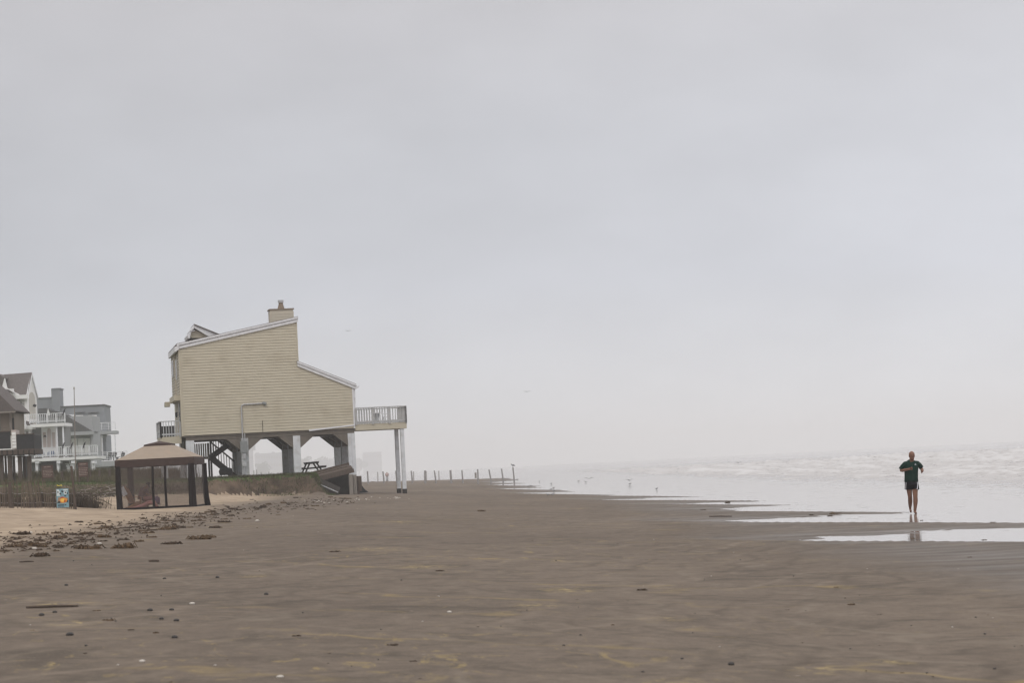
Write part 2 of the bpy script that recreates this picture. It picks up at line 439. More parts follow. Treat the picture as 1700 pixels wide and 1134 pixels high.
# ------------------------------------------------------------------ mesh helpers
class MB:
    def __init__(s): s.v = []; s.f = []
    def add(s, vs, fs):
        k = len(s.v); s.v += [tuple(v) for v in vs]; s.f += [tuple(i + k for i in f) for f in fs]; return s
    def box(s, x0, x1, y0, y1, z0, z1):
        x0, x1 = min(x0, x1), max(x0, x1); y0, y1 = min(y0, y1), max(y0, y1); z0, z1 = min(z0, z1), max(z0, z1)
        return s.add([(x0,y0,z0),(x1,y0,z0),(x1,y1,z0),(x0,y1,z0),(x0,y0,z1),(x1,y0,z1),(x1,y1,z1),(x0,y1,z1)],
                     [(3,2,1,0),(4,5,6,7),(0,1,5,4),(1,2,6,5),(2,3,7,6),(3,0,4,7)])
    def prism(s, poly, y0, y1):
        """poly in (x, z), counter-clockwise seen from -y, swept from y0 (near) to y1 (far)"""
        n = len(poly); vs = [(x, y0, z) for x, z in poly] + [(x, y1, z) for x, z in poly]
        fs = [tuple(range(n)), tuple(reversed(range(n, 2 * n)))]
        fs += [((i + 1) % n, i, i + n, (i + 1) % n + n) for i in range(n)]
        return s.add(vs, fs)
    def prism_x(s, poly, x0, x1):
        """poly in (y, z) swept along x"""
        n = len(poly); vs = [(x0, y, z) for y, z in poly] + [(x1, y, z) for y, z in poly]
        fs = [tuple(range(n)), tuple(reversed(range(n, 2 * n)))]
        fs += [((i + 1) % n, i, i + n, (i + 1) % n + n) for i in range(n)]
        return s.add(vs, fs)
    def beam(s, a, b, w, h=None, up=(0, 0, 1)):
        a, b = Vector(a), Vector(b); h = h or w
        d = (b - a).normalized(); u = Vector(up)
        if abs(d.dot(u)) > 0.98: u = Vector((0, 1, 0))
        sx = d.cross(u).normalized(); sy = sx.cross(d).normalized()
        vs = []
        for p in (a, b):
            for i, j in ((-1, -1), (1, -1), (1, 1), (-1, 1)):
                vs.append(p + sx * (i * w / 2) + sy * (j * h / 2))
        return s.add(vs, [(3,2,1,0),(4,5,6,7),(0,1,5,4),(1,2,6,5),(2,3,7,6),(3,0,4,7)])
    def loft(s, pts, radii, n=10, cap=True, ref=(0, 1, 0)):
        """radii: scalar or (a, b) per point; rings square to the path"""
        pts = [Vector(p) for p in pts]; k0 = len(s.v); m = len(pts)
        for i, p in enumerate(pts):
            d = (pts[min(i + 1, m - 1)] - pts[max(i - 1, 0)]).normalized()
            r = Vector(ref)
            if abs(d.dot(r)) > 0.95: r = Vector((1, 0, 0))
            sx = r.cross(d).normalized(); sy = d.cross(sx).normalized()
            ra = radii[i] if isinstance(radii[i], tuple) else (radii[i], radii[i])
            for k in range(n):
                a = 2 * math.pi * k / n
                s.v.append(tuple(p + sx * (ra[0] * math.cos(a)) + sy * (ra[1] * math.sin(a))))
        for i in range(m - 1):
            for k in range(n):
                a, b = k0 + i * n + k, k0 + i * n + (k + 1) % n
                s.f.append((a, b, b + n, a + n))
        if cap:
            s.f.append(tuple(reversed(range(k0, k0 + n))))
            s.f.append(tuple(range(k0 + (m - 1) * n, k0 + m * n)))
        return s
    def build(s, name, m, parent=None, smooth=False, loc=None, label=None):
        me = bpy.data.meshes.new(name)
        me.from_pydata(s.v, [], s.f); me.validate(); me.update()
        if smooth:
            me.polygons.foreach_set('use_smooth', [True] * len(me.polygons))
        if m: me.materials.append(MATS[m] if isinstance(m, str) else m)
        o = bpy.data.objects.new(name, me); C.objects.link(o)
        if parent: o.parent = parent
        if loc: o.location = loc
        if label: o['label'] = label
        return o

def empty(name, loc, rz, label, cat, group=None):
    o = bpy.data.objects.new(name, None); C.objects.link(o)
    o.location = loc; o.rotation_euler = (0, 0, rz); o.empty_display_size = 0.2
    return tag(o, label, cat, group)
def tag(o, label=None, cat=None, group=None, kind=None):
    if label: o['label'] = label
    if cat: o['category'] = cat
    if group: o['group'] = group
    if kind: o['kind'] = kind
    return o
def shared(name, me, parent, loc=(0, 0, 0), rot=None):
    o = bpy.data.objects.new(name, me); C.objects.link(o); o.parent = parent; o.location = loc
    if rot: o.rotation_euler = rot
    return o
def copy_tree(o, parent=None):
    c = o.copy(); C.objects.link(c); c.parent = parent
    for ch in list(o.children): copy_tree(ch, c)
    return c
class Frame:
    """a building's own axes: x along its near face, y into its depth, z up; px/py readings give x and z"""
    def __init__(s, px, py, D, deg):
        s.L = at(px, py, D); s.th = R(deg)
    def uz(s, px, py, off=0.0):
        r = ray(px, py); n = (-math.sin(s.th), math.cos(s.th))
        t = (n[0] * s.L[0] + n[1] * s.L[1] + off) / (n[0] * r[0] + n[1] * r[1])
        X, Y, Z = r[0] * t, r[1] * t, CAM_Z + r[2] * t
        return (X - s.L[0]) * math.cos(s.th) + (Y - s.L[1]) * math.sin(s.th), Z
    def empty(s, name, label, cat, group=None):
        return empty(name, (s.L[0], s.L[1], 0), s.th, label, cat, group)
    def rect(s, mb, x0, y0, x1, y1, o0, o1):
        u0, _ = s.uz(x0, (y0 + y1) / 2, o0); u1, _ = s.uz(x1, (y0 + y1) / 2, o0)
        _, z1 = s.uz((x0 + x1) / 2, y0, o0); _, z0 = s.uz((x0 + x1) / 2, y1, o0)
        return mb.box(u0, u1, o0, o1, z0, z1)
    def poly(s, mb, pts, o0, o1):
        q = [s.uz(x, y, o0) for x, y in pts]
        area = sum(q[i][0] * q[(i + 1) % len(q)][1] - q[(i + 1) % len(q)][0] * q[i][1] for i in range(len(q)))
        if area < 0: q.reverse()
        return mb.prism(q, o0, o1)

# ------------------------------------------------------------------ terrain
EDGE = [(0, 17), (61.0, 15), (61.6, 7.6), (70, 10.3), (81.5, 14.3), (82.2, 7.4), (92, 10.2), (97, 12.2), (100.8, 12.6), (101.6, 8.6), (112, 10.6),
        (118.8, 12.4), (119.7, 8.8), (133, 12.6), (134, 6.4), (148, 11.2), (151.6, 11.5), (152.5, 7.6), (160, 9.6), (161, 2.2), (176, 7.2),
        (191, 7.6), (193, 1.2), (210, 7.0), (228, 7.2), (231, 2.4), (262, 7.4), (266, 3.5), (310, 7.5), (4000, 8)]
PROF_X = [-60, -24, -18.5, -14, -11, -3, 4, 8, 12]
PROF_Z = [2.2, 1.5, 1.2, 0.95, 0.80, 0.46, 0.10, 0.02, 0.0]
def sstep(a, b, x):
    t = np.clip((x - a) / (b - a), 0, 1); return t * t * (3 - 2 * t)
_rng = np.random.default_rng(3)
_lat = _rng.random((256, 256))
def vnoise(x, y):
    xi, yi = np.floor(x).astype(int), np.floor(y).astype(int)
    fx, fy = x - xi, y - yi
    fx = fx * fx * (3 - 2 * fx); fy = fy * fy * (3 - 2 * fy)
    g = lambda i, j: _lat[i % 256, j % 256]
    return (g(xi, yi) * (1 - fx) + g(xi + 1, yi) * fx) * (1 - fy) + (g(xi, yi + 1) * (1 - fx) + g(xi + 1, yi + 1) * fx) * fy - 0.5
def fbm(x, y, o=4):
    s, a = 0, 1
    for k in range(o):
        s = s + a * vnoise(x + 17.3 * k, y + 5.1 * k); a *= 0.5; x = x * 2.03; y = y * 2.03
    return s
def SHIFT(Y): return 0.25 * np.maximum(0, np.asarray(Y, float) - 385)
def height(X, Y):
    """ground height, and how far inside the lawn plateau (0 beach .. 1 lawn)"""
    X = np.asarray(X, float); Y = np.asarray(Y, float)
    xs = X + 0.025 * Y
    xe = xs + SHIFT(Y)
    S = Y / np.clip(1 - 0.0256 * X, 0.35, 3)
    S = np.where(X > 20, Y / (1 - 0.0256 * 20), S)
    e = np.interp(S, [p[0] for p in EDGE], [p[1] for p in EDGE])
    e = e + 1.3 * vnoise(X * 0.0 + S * 0.35, xs * 0.25) + 0.8 * vnoise(S * 1.3, xs * 0.9) + 0.3 * vnoise(S * 4.1, xs * 2.9)
    d = e - xe
    prof = np.interp(xe, PROF_X, PROF_Z)
    prof = prof * (1 - 0.75 * sstep(230, 480, Y))
    w = sstep(0.5, 7, d)
    land = 0.013 * d * (1 - w) + prof * w
    sea = np.maximum(0.010 * d, -0.05) - 0.9 * sstep(24, 60, xe)
    z = np.where(d > 0, land, sea)
    z = z + 0.012 * fbm(xs * 0.25, Y * 0.12, 3) * sstep(2, 8, d)
    # trampled dry sand
    dry = sstep(-9.5, -12, xs)
    z = z + dry * (0.10 * fbm(X * 0.5, Y * 0.35, 4) + 0.05 * fbm(X * 1.7, Y * 1.1, 3))
    pad = sstep(-18.2, -16.9, X) * sstep(-12.0, -12.9, X) * sstep(97.5, 99.5, Y) * sstep(105.5, 104, Y)
    z = z * (1 - pad) + 0.90 * pad
    # eroded bank and lawn behind it
    Yb = np.interp(X, [-60, -30, -24, -19.5, -17, -11, 0], [141, 139, 143, 147.5, 149, 149.3, 149.5]) + 1.7 * fbm(X * 0.40, X * 0.0 + 3, 2) + 0.25 * vnoise(X * 1.3, Y * 0 + 9)
    xb = -7.9 + 0.07 * np.clip(Y - 149, 0, 9) - 0.06 * np.maximum(0, Y - 160) - 0.25 * np.maximum(0, Y - 330) + 0.5 * fbm(Y * 0.3, Y * 0.0 + 7, 3)
    wid = np.interp(X, [-60, -21, -18.5], [5.0, 4.0, 1.1])
    inside = np.minimum(sstep(0, 1, (Y - Yb) / wid), sstep(0, 1.5, xb - xs))
    top = 2.04 + 0.25 * sstep(-19, -30, X) + 0.05 * fbm(X * 0.3, Y * 0.2, 3)
    top = np.where(Y > 330, top * (1 - 0.2 * sstep(330, 700, Y)), top)
    z = z * (1 - inside) + np.maximum(top, z) * inside
    z = z + 0.10 * fbm(X * 2.2, Y * 2.2, 3) * np.clip(4 * inside * (1 - inside), 0, 1)
    return z, inside
def gz(x, y): return float(height(np.array([x]), np.array([y]))[0][0])

def steps(pairs):
    out = []
    for (a, b, d) in pairs:
        n = max(1, int(round((b - a) / d))); out += list(a + (b - a) * np.arange(n) / n)
    out.append(pairs[-1][1]); return np.array(out)
def make_terrain():
    ys = steps([(4, 40, 0.8), (40, 110, 0.35), (110, 143, 0.5), (143, 153, 0.16), (153, 200, 0.8), (200, 400, 2.5), (400, 1000, 20), (1000, 4500, 120)])
    xs = steps([(-1050, -150, 50), (-150, -60, 6), (-60, -28, 1.2), (-28, -7, 0.22), (-7, 5, 0.4), (5, 16, 0.22), (16, 30, 0.8), (30, 80, 8)])
    XS, YS = np.meshgrid(xs, ys)
    Xw = XS - 0.025 * YS
    Z, ins = height(Xw, YS)
    ny, nx = XS.shape
    idx = np.arange(ny * nx).reshape(ny, nx)
    q = np.stack([idx[:-1, :-1], idx[:-1, 1:], idx[1:, 1:], idx[1:, :-1]], -1).reshape(-1, 4)
    insq = ins.reshape(-1)[q].mean(1)
    co = np.stack([Xw, YS, Z], -1).reshape(-1, 3)
    for name, m, sel in (('beach_sand', 'sand', insq < 0.12), ('eroded_bank', 'earth', (insq >= 0.12) & (insq < 0.86)), ('lawn_ground', 'grass', insq >= 0.86)):
        qq = q[sel]; used, inv = np.unique(qq, return_inverse=True)
        me = bpy.data.meshes.new(name)
        me.from_pydata(co[used].tolist(), [], inv.reshape(-1, 4).tolist())
        me.polygons.foreach_set('use_smooth', [True] * len(me.polygons))
        me.materials.append(MATS[m]); me.update()
        o = bpy.data.objects.new(name, me); C.objects.link(o); tag(o, kind='structure')
make_terrain()

def make_sea():
    ys = steps([(4, 60, 2.0), (60, 240, 0.55), (240, 500, 1.5), (500, 1000, 6), (1000, 4500, 70)])
    xs = steps([(-1000, -100, 40), (-100, -2, 4), (-2, 16, 2.0), (16, 60, 0.42), (60, 120, 1.0), (120, 300, 6), (300, 3000, 110)])
    XS, YS = np.meshgrid(xs, ys)
    Xw = XS - 0.025 * YS
    XE = XS + SHIFT(YS)
    far_fade = 1 - 0.85 * sstep(300, 750, YS)     # waves and foam flattened far out so water brightens like haze
    # breakers roll in parallel to the shore, each crest bent and broken along its length
    amp = (0.22 * sstep(18.5, 34, XS) + 0.26 * sstep(36, 75, XS)) * far_fade
    ph = XS / 5.6 + 1.3 * fbm(XS * 0.03, YS * 0.018, 3)
    fr = ph - np.floor(ph)
    crest = np.where(fr < 0.25, fr / 0.25, 1 - (fr - 0.25) / 0.75) ** 2.4
    seg = np.clip(0.50 + 1.7 * fbm(XS * 0.16, YS * 0.07 + 11, 4), 0, 1.25)
    chop = fbm(XS * 0.8, YS * 0.35, 4)
    z = amp * (crest * seg * 1.35 + 0.75 * chop + 0.30 * fbm(XS * 0.25, YS * 0.12, 3))
    z = z + 0.010 * sstep(14, 19, XE)
    foam = np.clip(crest * seg, 0, 1) * sstep(17.5, 24, XS) * 0.45 * far_fade + 0.50 * sstep(17.5, 30, XS) * far_fade
    co = np.stack([Xw, YS, z], -1).reshape(-1, 3)
    ny, nx = XS.shape; idx = np.arange(ny * nx).reshape(ny, nx)
    q = np.stack([idx[:-1, :-1], idx[:-1, 1:], idx[1:, 1:], idx[1:, :-1]], -1).reshape(-1, 4)
    me = bpy.data.meshes.new('sea_water')
    me.from_pydata(co.tolist(), [], q.tolist())
    a = me.attributes.new('foam', 'FLOAT', 'POINT'); a.data.foreach_set('value', foam.reshape(-1).astype(np.float32))
    me.polygons.foreach_set('use_smooth', [True] * len(me.polygons)); me.update()
    me.materials.append(MATS['sea_water'])
    o = bpy.data.objects.new('sea_water', me); C.objects.link(o); tag(o, kind='structure')
make_sea()

# ------------------------------------------------------------------ haze: one closed box of thin sea fog
def make_haze():
    mb = MB().box(-1400, 3200, -40, 4700, -3.0, 48.0)
    m = bpy.data.materials.new('haze'); m.use_nodes = True
    t = m.node_tree
    t.nodes.remove(t.nodes['Principled BSDF'])
    pv = N(t, 'ShaderNodeVolumePrincipled')
    pv.inputs['Color'].default_value = (0.985, 0.985, 0.99, 1)
    pv.inputs['Density'].default_value = 0.0005
    pv.inputs['Anisotropy'].default_value = 0.25
    t.links.new(pv.outputs[0], t.nodes['Material Output'].inputs['Volume'])
    o = mb.build('haze', m); tag(o, kind='stuff')
make_haze()
# ------------------------------------------------------------------ the yellow stilt house
H = Frame(303, 724, 154.0, 11)
W, ZF, DEP = 11.03, 4.87, 8.2
house = H.empty('stilt_house', 'large pale yellow sided beach house on white boxed stilts above the eroded bank', 'house')

def wall_z(u):          # underside of the rakes over the near wall
    return 10.43 + (11.93 - 10.43) * u / 7.58 if u <= 7.58 else 9.03 + (7.50 - 9.03) * (u - 7.58) / (W - 7.58)
def clip_top(z):        # interval of u that lies under the roof at height z
    if z <= 7.50: return 0.0, W
    if z <= 9.03: return 0.0, 7.58 + (9.03 - z) / (9.03 - 7.50) * (W - 7.58)
    if z <= 10.43: return 0.0, 7.58
    return (z - 10.43) / 1.5 * 7.58, 7.58
# wall core behind the boards
MB().prism([(0, ZF), (W, ZF), (W, 7.5), (7.58, 9.03), (7.58, 11.93), (0, 10.43)], 0.03, DEP).build('wall', 'siding_side', house)
pitch_b = 0.178
z = ZF
while z < 11.9:
    zt = min(z + pitch_b, 11.93)
    a0, a1 = clip_top(z); b0, b1 = clip_top(zt)
    a0 += 0.10; b0 = max(b0, 0.10)
    a1 -= 0.05; b1 = b1 - 0.05
    if z < 9.03 < zt and b1 > 7.6: b1 = max(b1, 7.5)
    if b1 - b0 > 0.05 and a1 - a0 > 0.05:
        # lap siding: bottom edge stands 18 mm proud of the top edge
        dz = random.uniform(-0.002, 0.002)
        g_ = 0.012      # open lap: a recessed shadow gap under each board
        vs = [(a0, -0.026, z + g_ + dz), (a1, -0.026, z + g_ + dz), (b1, -0.004, zt), (b0, -0.004, zt),
              (a0, 0.03, z + g_ + dz), (a1, 0.03, z + g_ + dz), (b1, 0.03, zt), (b0, 0.03, zt)]
        MB().add(vs, [(0,1,2,3),(5,4,7,6),(0,4,5,1),(2,6,7,3),(1,5,6,2),(0,3,7,4)]).build('siding_board', 'siding', house)
    z += pitch_b
# landward side: boards, the far bay stands 0.3 m out
z = ZF
side_mesh = {}
for bay, (y0, y1, out) in enumerate(((0.10, 4.2, 0.0), (4.25, DEP, 0.09))):
    n = 0; z = ZF if bay == 0 else ZF + 2.35
    me = MB().add([(-0.040, y0, 0.03), (-0.040, y1, 0.03), (-0.006, y1, 0.178), (-0.006, y0, 0.178), (0.0, y0, 0.03), (0.0, y1, 0.03), (0.0, y1, 0.178), (0.0, y0, 0.178)],
                  [(1,0,3,2),(4,5,6,7),(0,1,5,4),(2,3,7,6),(0,4,7,3),(1,2,6,5)]).build('siding_board', 'siding_side', house)
    me.location = (-out, 0, z); z += pitch_b
    while z < 10.25:
        shared('siding_board', me.data, house, (-out, 0, z)); z += pitch_b
MB().box(-0.09, -0.002, 4.22, DEP, ZF + 2.3, 10.38).build('bay', 'siding_side', house)
MB().box(-0.42, -0.031, 0.3, 6.0, 7.15, 7.50).build('fascia', 'siding', house, label='tan boxed trim across the landward wall')
MB().box(-0.75, -0.43, 5.2, 6.6, 6.95, 7.25).build('awning_box', 'siding', house)
w = MB().box(-0.06, -0.031, 2.6, 3.7, 8.6, 9.9).build('window', 'white_trim', house)
MB().box(-0.075, -0.061, 2.7, 3.6, 8.7, 9.8).build('pane', 'glass_dark', w)
w = MB().box(-0.15, -0.131, 5.2, 6.6, 8.9, 10.0).build('window', 'white_trim', house)
MB().box(-0.165, -0.151, 5.3, 6.5, 9.0, 9.9).build('pane', 'glass_dark', w)
d = MB().box(-0.07, -0.031, 1.0, 2.0, ZF + 0.1, ZF + 2.15).build('door', 'glass_dark', house)
MB().box(-0.10, -0.071, 1.85, 1.93, ZF + 1.0, ZF + 1.12).build('handle', 'metal_grey', d)
lp = MB().loft([(-0.16, 3.1, 6.15), (-0.16, 3.1, 6.25), (-0.16, 3.1, 6.45), (-0.16, 3.1, 6.5)], [0.05, 0.08, 0.08, 0.03], 8).build('wall_lamp', 'black', house)
# corner trims
MB().box(-0.045, 0.10, -0.035, 0.03, ZF - 0.02, 10.42).build('corner_trim', 'siding', house)
MB().box(W - 0.05, W + 0.045, -0.035, 0.06, ZF - 0.02, 7.48).build('corner_trim', 'white_trim', house)
MB().box(7.53, 7.615, -0.035, 0.06, 9.03, 11.92).build('corner_trim', 'siding', house)
# downspout and gutter on the seaward side
MB().box(W + 0.06, W + 0.15, 0.02, 0.10, ZF + 0.2, 7.4).build('downspout', 'white_trim', house)
# roofs: shed slabs, rakes and eaves
def slab(pts, y0, y1, th):
    (ua, za), (ub, zb) = pts
    return MB().prism([(ua, za - th), (ub, zb - th), (ub, zb), (ua, za)], y0, y1)
rf = slab(((-0.12, 10.775), (7.70, 12.235)), -0.12, DEP + 0.2, 0.16).build('roof', 'shingle', house)
slab(((-0.10, 10.615), (7.68, 12.073)), -0.10, -0.05, 0.20).build('rake_board', 'white_trim', house)
slab(((-0.13, 10.745), (7.70, 12.205)), -0.16, -0.122, 0.11).build('rake_trim', 'white_trim', house)
MB().prism([(-0.24, 10.48), (-0.125, 10.60), (-0.125, 10.78), (-0.24, 10.66)], -0.14, DEP + 0.2).build('eave_roof', 'shingle', house)
MB().box(-0.26, -0.14, -0.15, DEP + 0.2, 10.26, 10.58).build('eave_fascia', 'white_trim', house)
MB().prism([(-0.26, 10.28), (-0.01, 10.38), (-0.01, 10.66), (-0.25, 10.55)], -0.17, -0.151).build('eave_return', 'white_trim', house)
rf2 = slab(((7.50, 9.37), (11.28, 7.70)), -0.12, DEP + 0.2, 0.15).build('lower_roof', 'shingle', house)
slab(((7.52, 9.21), (11.25, 7.562)), -0.10, -0.05, 0.20).build('rake_board', 'white_trim', house)
slab(((7.50, 9.34), (11.28, 7.67)), -0.16, -0.122, 0.11).build('rake_trim', 'white_trim', house)
MB().prism([(11.20, 7.42), (11.40, 7.46), (11.46, 7.60), (11.24, 7.55)], -0.2, DEP + 0.2).build('gutter', 'white_trim', house)
# chimney
ch = MB().box(6.02, 7.52, 1.1, 2.4, 11.7, 12.78).build('chimney', 'siding_side', house)
zb = 11.95
cm = MB().box(5.995, 7.545, 1.075, 1.098, 0, 0.165).build('siding_board', 'siding_side', ch); cm.location = (0, 0, zb)
for k in range(1, 4): shared('siding_board', cm.data, ch, (0, 0, zb + k * 0.18))
MB().box(5.96, 7.58, 1.04, 2.46, 12.78, 12.85).build('chimney_cap', 'flue_brown', ch)
MB().loft([(6.80, 1.7, 12.85), (6.80, 1.7, 13.2), (6.80, 1.7, 13.28)], [0.24, 0.14, 0.14], 10).build('flue', 'flue_brown', ch)
MB().loft([(6.80, 1.7, 13.28), (6.80, 1.7, 13.44)], [0.19, 0.19], 10).build('flue_cap', 'metal_grey', ch)
# raised monitor on the landward end of the roof
dr = H.poly(MB(), [(315.5, 551), (323, 547.5), (347, 558.5), (338, 561), (316, 561)], 3.4, 6.6).build('dormer', 'siding', house)
H.poly(MB(), [(316, 559), (349, 557), (345, 566), (314, 572)], 3.6, 6.4).build('dormer_base', 'dark_wood', dr)
H.poly(MB(), [(322.5, 538.5), (363, 554.8), (358, 558.5), (346, 558.3), (322.8, 544.5)], 3.1, 6.9).build('dormer_rake', 'white_trim', dr)
H.poly(MB(), [(315.3, 549), (322.3, 538.7), (322.6, 544.6), (317.5, 550)], 3.1, 6.9).build('dormer_rake', 'white_trim', dr)
H.poly(MB(), [(322.4, 537.6), (364.5, 554.6), (363, 555.8), (322.4, 539.2)], 3.0, 7.0).build('dormer_roof', 'shingle', dr)
H.poly(MB(), [(311, 556.5), (316, 549.5), (323, 547.3), (323, 549.5), (317.5, 551), (315, 562), (312.5, 561.5)], 3.2, 6.9).build('dormer_eave', 'white_trim', dr)
# conduit and meter
cd = MB().loft([(3.80, -0.09, 2.1), (3.80, -0.09, 6.52), (3.84, -0.09, 6.64), (3.95, -0.09, 6.70), (5.18, -0.09, 6.72)], [0.045] * 5, 8).build('conduit', 'metal_grey', house)
MB().loft([(5.14, -0.09, 6.72), (5.20, -0.09, 6.73), (5.36, -0.10, 6.68), (5.38, -0.10, 6.60)], [0.05, 0.11, 0.10, 0.05], 8).build('weatherhead', 'box_grey', cd)
mb_ = MB().box(3.62, 4.05, -0.22, -0.0, 3.62, 4.34).build('meter_box', 'box_grey', house)
MB().loft([(3.85, -0.10, 3.48), (3.85, -0.10, 3.22)], [0.13, 0.13], 12).build('meter', 'metal_grey', mb_)
MB().box(3.70, 3.98, -0.15, 0, 2.75, 3.60).build('lower_box', 'rail_grey', mb_)
MB().box(3.92, 3.97, -0.08, -0.03, 4.34, 4.85).build('riser_pipe', 'metal_grey', house)
MB().box(5.10, 5.125, -0.045, -0.02, ZF - 0.02, 5.62).build('cable', 'dark_wood', house)
MB().prism([(8.05, 4.90), (8.1, 4.80), (W + 0.02, 5.02), (W + 0.02, 5.10)], -0.06, -0.024).build('loose_trim', 'white_trim', house, label='bent pale trim strip sagging along the foot of the wall')

# underside: floor, beams, boxed columns and gussets
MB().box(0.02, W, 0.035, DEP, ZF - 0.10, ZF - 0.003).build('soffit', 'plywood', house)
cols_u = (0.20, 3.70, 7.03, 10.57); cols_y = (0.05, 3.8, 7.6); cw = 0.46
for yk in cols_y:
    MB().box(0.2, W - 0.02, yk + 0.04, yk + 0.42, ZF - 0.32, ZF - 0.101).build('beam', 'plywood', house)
for ui, u in enumerate(cols_u):
    for yi, y in enumerate(cols_y):
        # foot of each column in the ground where it stands
        p = Matrix.Rotation(H.th, 3, 'Z') @ Vector((u + 0.2, y + 0.2, 0)) + Vector((H.L[0], H.L[1], 0))
        zg = gz(p.x, p.y) - 0.4
        wd = 0.52 if (ui == 0 and yi == 0) else cw
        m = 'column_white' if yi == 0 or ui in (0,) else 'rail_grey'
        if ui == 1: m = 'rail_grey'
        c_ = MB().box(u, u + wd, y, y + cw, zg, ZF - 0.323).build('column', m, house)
        if ui in (0, 3) and yi == 0:
            MB().box(u + wd / 2 - 0.008, u + wd / 2 + 0.008, y - 0.012, y, zg, ZF - 0.33).build('batten', 'rail_grey', c_)
        if ui < 3:      # gussets along the face
            u1, u2 = u + wd + 0.002, cols_u[ui + 1] - 0.002
            if not (ui == 0):
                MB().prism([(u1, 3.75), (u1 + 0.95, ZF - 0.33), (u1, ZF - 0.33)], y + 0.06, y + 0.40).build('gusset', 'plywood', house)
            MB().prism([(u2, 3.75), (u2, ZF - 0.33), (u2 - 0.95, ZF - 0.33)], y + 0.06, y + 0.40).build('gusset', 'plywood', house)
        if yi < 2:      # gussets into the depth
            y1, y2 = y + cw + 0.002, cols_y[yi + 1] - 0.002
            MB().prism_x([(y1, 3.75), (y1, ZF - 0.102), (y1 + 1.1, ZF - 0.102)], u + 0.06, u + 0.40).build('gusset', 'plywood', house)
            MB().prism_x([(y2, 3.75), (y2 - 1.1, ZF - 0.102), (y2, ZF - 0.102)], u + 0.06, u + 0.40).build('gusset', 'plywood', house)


# two railed decks
def railing(parent, p0, p1, z0, z1, step=0.165, bal=0.045, m='deck_wood', posts=3, lower=0.14):
    p0, p1 = Vector((*p0, 0)), Vector((*p1, 0)); d = p1 - p0; n = max(2, int(d.length / step))
    MB().beam(p0 + Vector((0, 0, z1)), p1 + Vector((0, 0, z1)), 0.14, 0.06).build('top_rail', m, parent)
    MB().beam(p0 + Vector((0, 0, z0 + lower)), p1 + Vector((0, 0, z0 + lower)), 0.05, 0.10).build('bottom_rail', m, parent)
    me = None
    for k in range(1, n):
        q = p0 + d * (k / n)
        if me is None:
            o = MB().box(-bal / 2, bal / 2, -bal / 2, bal / 2, z0, z1 - 0.032).build('baluster', m, parent, loc=q); me = o.data
        else: shared('baluster', me, parent, q)
    me = None
    for k in range(posts):
        q = p0 + d * (k / max(1, posts - 1))
        if me is None:
            o = MB().box(-0.055, 0.055, -0.055, 0.055, z0 - 0.05, z1 - 0.034).build('rail_post', m, parent, loc=q); me = o.data
        else: shared('rail_post', me, parent, q)
UD, YD = 14.40, 3.5
fl = MB().box(W + 0.05, UD, 0.03, YD, 5.02, 5.09).build('deck_floor', 'deck_wood', house)
MB().box(W + 0.05, UD + 0.03, -0.02, 0.028, 4.70, 5.10).build('rim_board', 'siding', house)
MB().box(UD - 0.02, UD + 0.03, 0.03, YD, 4.70, 5.10).build('rim_board', 'siding', house)
MB().box(W + 0.05, UD - 0.02, YD - 0.05, YD, 4.70, 5.01).build('rim_board', 'siding', house)
for k in range(5):
    MB().box(W + 0.5 + k * 0.62, W + 0.55 + k * 0.62, 0.03, YD - 0.052, 4.78, 5.018).build('joist', 'deck_wood', house)
railing(house, (W + 0.12, -0.05), (UD, -0.05), 5.10, 6.14, posts=4)
railing(house, (UD, -0.05), (UD, YD), 5.10, 6.14, posts=3)
railing(house, (W + 0.12, YD), (UD, YD), 5.10, 6.14, posts=3)
for y in (0.16, 2.7):
    p = Matrix.Rotation(H.th, 3, 'Z') @ Vector((14.1, y, 0)) + Vector((H.L[0], H.L[1], 0))
    zg = gz(p.x, p.y)
    pp = MB().box(14.0, 14.24, y - 0.12, y + 0.12, zg - 0.5, 4.698).build('deck_post', 'column_white', house)
    MB().box(13.985, 14.255, y - 0.135, y + 0.135, zg - 0.45, zg + 0.30).build('post_base', 'dark_wood', pp)
# landward balcony
MB().box(-1.33, -0.035, 0.45, 5.2, 4.78, 4.86).build('deck_floor', 'deck_wood', house)
MB().box(-1.36, -0.05, 0.40, 0.448, 4.40, 4.86).build('rim_board', 'siding', house)
MB().box(-1.36, -1.32, 0.45, 5.2, 4.40, 4.86).build('rim_board', 'siding', house)
railing(house, (-1.34, 0.42), (-0.12, 0.42), 4.86, 5.85, step=0.17, m='rail_grey', posts=2, lower=0.16)
railing(house, (-1.34, 0.42), (-1.34, 5.2), 4.86, 5.85, step=0.17, m='rail_grey', posts=3, lower=0.16)
for y in (1.0, 4.8):
    MB().box(-1.20, -0.95, y, y + 0.25, 1.7, 4.40).build('balcony_post', 'rail_grey', house)
MB().box(-1.10, -0.2, 4.6, 4.75, 4.88, 5.65).build('storage_panel', 'black', house)

